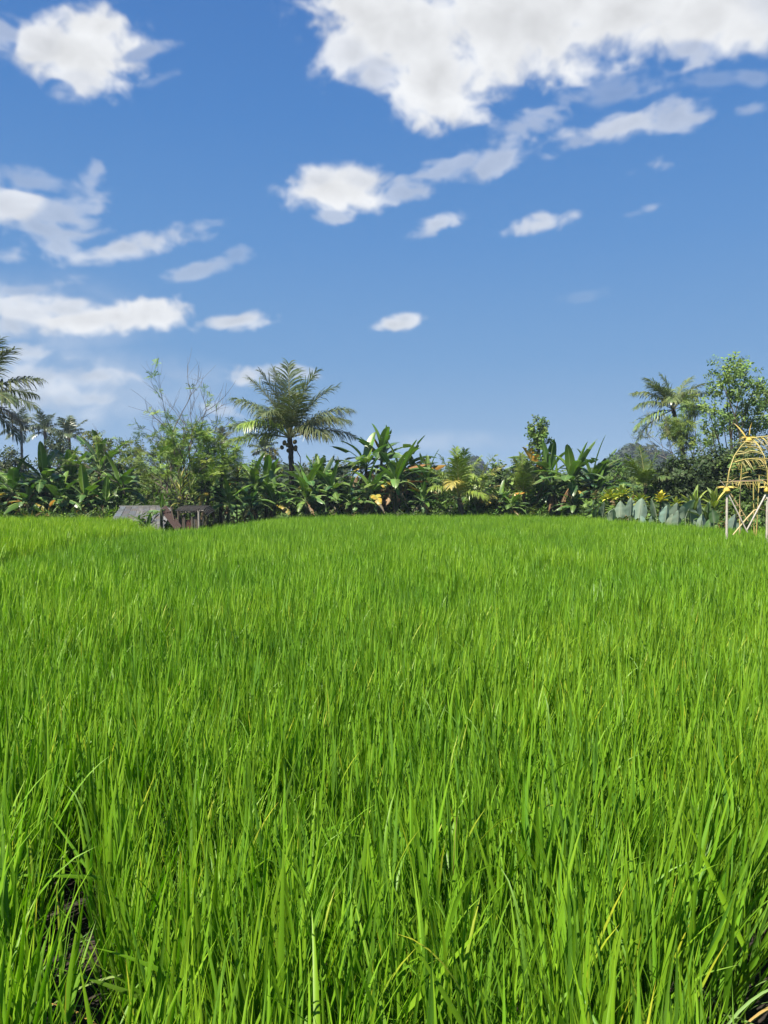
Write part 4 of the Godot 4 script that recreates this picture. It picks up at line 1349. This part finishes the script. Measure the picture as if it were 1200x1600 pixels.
# ------------------------------------------------------------------ shed
func shed() -> void:
	# grey roof on the terrace below the field
	var d := 32.0
	var a := px(188, 792, d + 1.6)
	var b := px(254, 794, d + 1.6)
	var gy := -1.0
	var o := thing("hut", "low grey roofed hut half sunk behind the rice, left of the rusty sheet", "hut", Vector3((a.x + b.x) / 2, gy, a.z))
	var wide := b.x - a.x
	var mid := wide / 2
	var slope := Vector3(0, -0.62, 1.0).normalized()
	var up := Vector3(0, 1.0, 0.62).normalized()
	var ridge := a.y - gy
	var rows := 11
	for r in rows:
		var run := 0.2
		var n := 7
		var left := -mid - 0.05 * r * 0.3
		var right := mid + 0.062 * r
		for k in n:
			var w := (right - left) / n
			var mb := MB.new()
			var at := Vector3(left + (k + 0.5) * w, ridge, 0) + slope * (r * run + 0.1) + up * (0.012 + rr(0.0, 0.006))
			var bs := Basis(Vector3.RIGHT, up, slope) * Basis(Vector3.RIGHT, 0.05)
			mb.box(Transform3D(bs, at), Vector3(w - 0.02, 0.022, run + 0.03), vary(Color(0.085, 0.091, 0.10), 0.2))
			part("roof_sheet", mb.mesh(), M.roof, o)
	var cap := MB.new()
	cap.tube(PackedVector3Array([Vector3(-mid - 0.05, ridge + 0.015, -0.01), Vector3(mid + 0.03, ridge + 0.02, -0.01)]), PackedFloat32Array([0.04, 0.04]), 6, Color(0.12, 0.12, 0.125), Color(0.12, 0.12, 0.125))
	part("ridge_cap", cap.mesh(), M.roof, o)
	var back := MB.new()
	back.box(Transform3D(Basis(Vector3.RIGHT, 0.55), Vector3(0, ridge - 0.5, -0.85)), Vector3(wide, 0.03, 1.8), Color(0.17, 0.18, 0.19))
	part("back_roof", back.mesh(), M.roof, o)
	var wall := MB.new()
	wall.box(Transform3D(Basis(), Vector3(0, ridge * 0.25, 0.1)), Vector3(wide - 0.2, ridge * 0.5, 1.6), Color(0.16, 0.12, 0.08))
	part("wall", wall.mesh(), M.wood, o)
	# leaning rusty corrugated sheet
	var p0 := px(250, 797, 30.2)
	var p1 := px(259, 789, 30.5)
	var p2 := px(284, 822, 29.6)
	var p3 := px(275, 830, 29.3)
	var sm := MB.new()
	var base := (p3 + p2) / 2
	var so := thing("corrugated_sheet", "rusty red corrugated metal sheet leaning beside the grey hut", "metal sheet", base)
	var nu := 36
	var normal := (p1 - p0).cross(p3 - p0).normalized()
	for s in 2:
		for j in 5:
			for i in nu + 1:
				var u := float(i) / nu
				var w := j / 4.0
				var q := p0.lerp(p1, u).lerp(p3.lerp(p2, u), w)
				sm.p(q - base + normal * (sin(u * TAU * 6.0) * 0.018 + s * 0.004), vary(Color(0.055, 0.021, 0.016).lerp(Color(0.10, 0.068, 0.058), 0.4 * float(i % 6 < 2)), 0.06))
	for s in 2:
		for j in 4:
			for i in nu:
				var q := s * 5 * (nu + 1) + j * (nu + 1) + i
				if s == 0:
					sm.quad(q, q + 1, q + nu + 2, q + nu + 1)
				else:
					sm.quad(q, q + nu + 1, q + nu + 2, q + 1)
	part("sheet", sm.mesh(), M.rust, so)
	var prop := MB.new()
	prop.tube(PackedVector3Array([Vector3(0.0, -0.6, -0.15), Vector3(-0.45, (p1.y - base.y) - 0.06, -0.5)]), PackedFloat32Array([0.03, 0.03]), 6, Color(0.12, 0.09, 0.06), Color(0.12, 0.09, 0.06))
	part("prop", prop.mesh(), M.wood, so)
	# open wooden shed
	var c := px(300, 800, 31.0)
	o = thing("shed", "tumbledown dark wooden shed with a pale post and plank front", "shed", Vector3(c.x, gy, c.z))
	var k := 31.0 / F
	var rel := func(x: float, y: float, z: float) -> Vector3: return Vector3((x - 300.0) * k, px(300, y, 31.0).y - gy, z)
	var bm := MB.new()
	bm.tube(PackedVector3Array([rel.call(276, 801, 0.0), rel.call(295, 800.5, 0.02), rel.call(318, 798.5, 0.0)]), PackedFloat32Array([0.035, 0.033, 0.04]), 6, Color(0.3, 0.26, 0.2), Color(0.36, 0.33, 0.28))
	part("beam", bm.mesh(), M.wood, o)
	for e in [[311.0, 0.055, Color(0.40, 0.38, 0.34)], [279.0, 0.045, Color(0.14, 0.11, 0.08)]]:
		var pm := MB.new()
		var topp: Vector3 = rel.call(e[0], 799.0, 0.03)
		pm.tube(PackedVector3Array([Vector3(topp.x, 0, 0.03), Vector3(topp.x + 0.01, topp.y * 0.5, 0.03), topp]), PackedFloat32Array([e[1], e[1] * 0.92, e[1] * 0.9]), 8, e[2], e[2])
		part("post", pm.mesh(), M.wood, o)
	for i in 12:
		var x := 282.0 + i * 2.9 + rr(-0.5, 0.5)
		if absf(x - 311.0) < 2.0 or absf(x - 294.0) < 5.0:
			continue
		var topy := rr(803.0, 809.0)
		var top_: Vector3 = rel.call(x, topy, -0.04)
		var wm := MB.new()
		wm.box(Transform3D(Basis(Vector3.BACK, rng.randfn() * 0.05), Vector3(top_.x, top_.y / 2, -0.05 + rr(-0.015, 0.015))), Vector3(rr(0.045, 0.07), top_.y, 0.02), vary(Color(0.10, 0.09, 0.075), 0.25))
		part("plank", wm.mesh(), M.wood, o)
	var rp: Vector3 = rel.call(294, 812, -0.1)
	var rm := MB.new()
	rm.box(Transform3D(Basis(), Vector3(rp.x, rp.y / 2, -0.1)), Vector3(0.26, rp.y, 0.02), Color(0.11, 0.035, 0.022))
	part("rusty_panel", rm.mesh(), M.rust, o)
	var bw := MB.new()
	bw.box(Transform3D(Basis(), Vector3(0.05, 0.75, -1.2)), Vector3(1.3, 1.5, 0.05), Color(0.06, 0.045, 0.03))
	part("back_wall", bw.mesh(), M.wood, o)
	var sw := MB.new()
	sw.box(Transform3D(Basis(), Vector3(0.66, 0.6, -0.6)), Vector3(0.04, 1.2, 1.2), Color(0.07, 0.05, 0.035))
	part("side_wall", sw.mesh(), M.wood, o)
	var tr: Vector3 = rel.call(300, 797.5, 0.0)
	for i in 26:
		# thatch bundles, coloured near black to stand in for the shadow up there
		var tm := MB.new()
		var x := -0.62 + i * 0.05
		var fall := maxf(0.0, x - 0.42) * 0.95
		tm.tube(PackedVector3Array([Vector3(x + rng.randfn() * 0.02, tr.y - fall - 0.03, rr(0.05, 0.16)), Vector3(x, tr.y + 0.10 - fall, -0.5), Vector3(x, tr.y + 0.16 - fall, -1.25)]), PackedFloat32Array([0.02, 0.04, 0.04]), 5, vary(Color(0.016, 0.014, 0.011), 0.2), Color(0.02, 0.017, 0.013))
		part("thatch", tm.mesh(), M.wood, o)


# ------------------------------------------------------------------ bamboo shrine
func shrine() -> void:
	var d := 19.4
	var k := d / F
	var c := px(1168, 800, d)
	var o := thing("bamboo_shrine", "bamboo field shrine with yellow palm leaf arches standing in the rice", "shrine", Vector3(c.x, 0, c.z))
	var pt := func(x: float, y: float, z: float) -> Vector3: return px(x, y, d - z) - Vector3(c.x, 0, c.z)
	var pale := Color(0.50, 0.47, 0.42)
	var gold := Color(0.42, 0.35, 0.11)
	var straw := Color(0.46, 0.36, 0.17)
	var pole := func(called: String, pts: Array, r0: float, r1: float, col: Color, sides: int) -> void:
		var mb := MB.new()
		var line := PackedVector3Array()
		var rad := PackedFloat32Array()
		var total := 0.0
		for i in pts.size() - 1:
			total += (pts[i + 1] - pts[i]).length()
			var seg := maxi(2, int((pts[i + 1] - pts[i]).length() / 0.055))
			for j in seg + (1 if i == pts.size() - 2 else 0):
				var t := float(j) / seg
				line.append(pts[i].lerp(pts[i + 1], t))
		for i in line.size():
			var t := float(i) / (line.size() - 1)
			rad.append(lerpf(r0, r1, t) * (1.16 if i % 5 == 2 else 1.0))
		mb.tube(line, rad, sides, vary(col, 0.06), vary(col, 0.06))
		part(called, mb.mesh(), M.bamboo, o)
	var zb := -1.0
	# four posts
	for e in [[1136.0, 762.0, 0.0, pale, 0.032], [1199.0, 764.0, 0.0, pale, 0.032], [1156.5, 752.0, zb, straw, 0.02], [1214.0, 752.0, zb, straw, 0.025]]:
		var top: Vector3 = pt.call(e[0], e[1], e[2])
		pole.call("post", [Vector3(top.x, -0.2, top.z), top], e[4], e[4] * 0.86, e[3], 9)
	# two thin yellow canes
	pole.call("cane", [pt.call(1178.5, 840.0, -0.5), pt.call(1177.0, 752.0, -0.5)], 0.017, 0.013, gold, 7)
	pole.call("cane", [pt.call(1181.5, 842.0, -0.4), pt.call(1186.5, 743.0, -0.4)], 0.018, 0.012, gold, 7)
	# cross braces, one of them with rungs
	pole.call("brace", [pt.call(1138.0, 772.0, 0.05), pt.call(1168.0, 832.0, 0.1)], 0.018, 0.016, pale, 7)
	pole.call("brace", [pt.call(1141.0, 771.0, -0.12), pt.call(1174.0, 822.0, -0.1)], 0.020, 0.014, straw, 7)
	pole.call("brace", [pt.call(1166.0, 830.0, -0.02), pt.call(1199.0, 768.0, 0.0)], 0.018, 0.022, pale, 7)
	pole.call("brace", [pt.call(1145.0, 836.0, 0.15), pt.call(1165.0, 812.0, 0.02), pt.call(1178.0, 798.0, -0.1), pt.call(1184.0, 796.0, -0.12)], 0.015, 0.022, straw, 7)
	pole.call("brace", [pt.call(1183.0, 793.0, -0.2), pt.call(1198.0, 779.0, 0.04)], 0.012, 0.012, straw, 6)
	for e in [[1146.0, 790.0, 1155.0, 789.5], [1151.0, 803.5, 1160.0, 797.5], [1153.0, 807.0, 1164.0, 804.5], [1186.0, 794.5, 1197.0, 798.0]]:
		pole.call("rung", [pt.call(e[0], e[1], 0.06), pt.call(e[2], e[3], -0.1)], 0.008, 0.007, straw, 6)
	# rails
	pole.call("rail", [pt.call(1126.0, 753.5, 0.03), pt.call(1192.0, 751.5, 0.0)], 0.010, 0.010, straw, 7)
	pole.call("rail", [pt.call(1136.0, 752.0, -0.06), pt.call(1204.0, 749.5, -0.06)], 0.011, 0.010, Color(0.24, 0.17, 0.12), 7)
	pole.call("rail", [pt.call(1150.0, 757.0, zb), pt.call(1216.0, 754.0, zb)], 0.009, 0.009, straw, 7)
	pole.call("rail", [pt.call(1136.0, 757.0, 0.1), pt.call(1157.0, 754.0, zb - 0.1)], 0.012, 0.012, straw, 6)
	pole.call("rail", [pt.call(1199.0, 758.0, 0.1), pt.call(1214.0, 754.0, zb - 0.1)], 0.012, 0.012, straw, 6)
	# arches of young palm fronds: stem, then the leaf strips that hang from it
	var strip := func(called: String, a: Vector3, dir: Vector3, length: float, w: float, col: Color) -> void:
		var mb := MB.new()
		var dd := dir.normalized()
		var pos := a
		var side := dd.cross(Vector3(rng.randfn() * 0.4, 0.2, 1)).normalized()
		var row := -1
		for i in 6:
			var t := i / 5.0
			var ww := w * 0.5 * (0.5 + 0.5 * smoothstep(0.0, 0.3, t)) * (1.0 - pow(t, 2.2) * 0.92)
			var q := mb.p(pos - side * ww, col)
			mb.p(pos + side * ww, col)
			if row >= 0:
				mb.quad(row, q, q + 1, row + 1)
			row = q
			dd = (dd + Vector3.DOWN * 0.13 + Vector3(rng.randfn(), rng.randfn(), rng.randfn()) * 0.05).normalized()
			pos += dd * length / 5.0
		part(called, mb.mesh(), M.dry_leaf, o)
	var arch := func(pts: Array, n: int, inward: Vector3, length: float) -> void:
		pole.call("arch_stem", pts, 0.017, 0.010, gold, 7)
		for i in n:
			var t := (i + rr(0.1, 0.9)) / n * (pts.size() - 1)
			var j := mini(pts.size() - 2, int(t))
			var a: Vector3 = pts[j].lerp(pts[j + 1], t - j)
			var along: Vector3 = (pts[j + 1] - pts[j]).normalized()
			strip.call("leaf_strip", a, (inward + along * rr(0.2, 0.9) + Vector3(0, 0, rng.randfn() * 0.45)).normalized(), length * rr(0.5, 1.15), rr(0.010, 0.024), vary([Color(0.40, 0.33, 0.10), Color(0.46, 0.40, 0.18), Color(0.28, 0.23, 0.07)][rng.randi() % 3], 0.1))
	var apex: Vector3 = pt.call(1170.0, 685.0, -0.45)
	arch.call([pt.call(1135.0, 764.0, 0.02), pt.call(1139.5, 735.0, 0.0), pt.call(1147.0, 713.0, -0.1), pt.call(1158.0, 697.0, -0.28), apex], 17, Vector3(0.85, 0.12, 0), 0.46)
	arch.call([pt.call(1200.0, 766.0, 0.02), pt.call(1199.0, 735.0, 0.0), pt.call(1194.0, 712.0, -0.1), pt.call(1184.0, 695.0, -0.28), apex], 17, Vector3(-0.8, 0.1, 0), 0.44)
	arch.call([pt.call(1157.0, 756.0, zb), pt.call(1159.0, 728.0, zb + 0.05), pt.call(1163.0, 705.0, zb + 0.2), apex], 9, Vector3(0.7, 0.2, 0.2), 0.38)
	arch.call([pt.call(1215.0, 756.0, zb), pt.call(1212.0, 722.0, zb + 0.05), pt.call(1196.0, 697.0, zb + 0.2), apex], 9, Vector3(-0.6, 0.1, 0.2), 0.38)
	arch.call([pt.call(1148.0, 722.0, 0.0), pt.call(1165.0, 717.5, 0.02), pt.call(1186.0, 716.0, 0.05), pt.call(1206.0, 717.0, 0.05)], 20, Vector3(0.1, -0.85, 0.1), 0.32)
	arch.call([apex, pt.call(1186.0, 683.0, -0.35), pt.call(1204.0, 681.0, -0.2), pt.call(1226.0, 690.0, 0.0)], 34, Vector3(0.35, -0.75, 0.1), 0.42)
	# fringe on the front rail
	for i in 15:
		strip.call("leaf_strip", pt.call(1140.0 + i * 4.0, 752.5, 0.03), Vector3(rr(-0.7, 0.7), -1, rr(0.0, 0.25)), rr(0.10, 0.27), rr(0.014, 0.026), vary([Color(0.48, 0.40, 0.13), Color(0.34, 0.32, 0.08)][i % 2], 0.12))
	# tied bundles at the post heads and the top
	for e in [[1135.5, 766.0, 0.03, 0.095], [1199.5, 766.0, 0.03, 0.095], [1170.0, 688.0, -0.43, 0.085]]:
		var q: Vector3 = pt.call(e[0], e[1], e[2])
		var lm := MB.new()
		var line := PackedVector3Array()
		var rad := PackedFloat32Array()
		for i in 9:
			var t := i / 8.0
			line.append(q + Vector3(0, lerpf(-1.0, 1.0, t) * e[3], 0))
			rad.append(maxf(0.012, e[3] * sin(PI * lerpf(0.06, 0.97, t)) * (1.0 + 0.06 * rng.randfn())))
		lm.tube(line, rad, 9, Color(0.50, 0.36, 0.06), Color(0.56, 0.44, 0.12))
		part("leaf_bundle", lm.mesh(), M.dry_leaf, o)
		for j in 9:
			var a := j * TAU / 9.0
			strip.call("leaf_strip", q + Vector3(0, e[3] * 0.8, 0), Vector3(cos(a), 0.3, sin(a)), rr(0.16, 0.34), 0.035, vary(Color(0.55, 0.44, 0.13), 0.1))
	strip.call("leaf_tip", pt.call(1134.0, 766.0, 0.08), Vector3(-0.9, -0.75, 0.1), 0.36, 0.04, Color(0.55, 0.46, 0.14))
	strip.call("leaf_tip", pt.call(1166.0, 684.0, -0.42), Vector3(-0.55, 1.15, 0.0), 0.5, 0.05, Color(0.55, 0.42, 0.12))
	strip.call("leaf_tip", pt.call(1171.0, 680.0, -0.42), Vector3(0.02, 1.3, 0.0), 0.34, 0.03, Color(0.55, 0.42, 0.12))
	pole.call("rail", [pt.call(1125.0, 750.5, 0.08), pt.call(1133.0, 760.0, 0.06)], 0.008, 0.008, pale, 6)
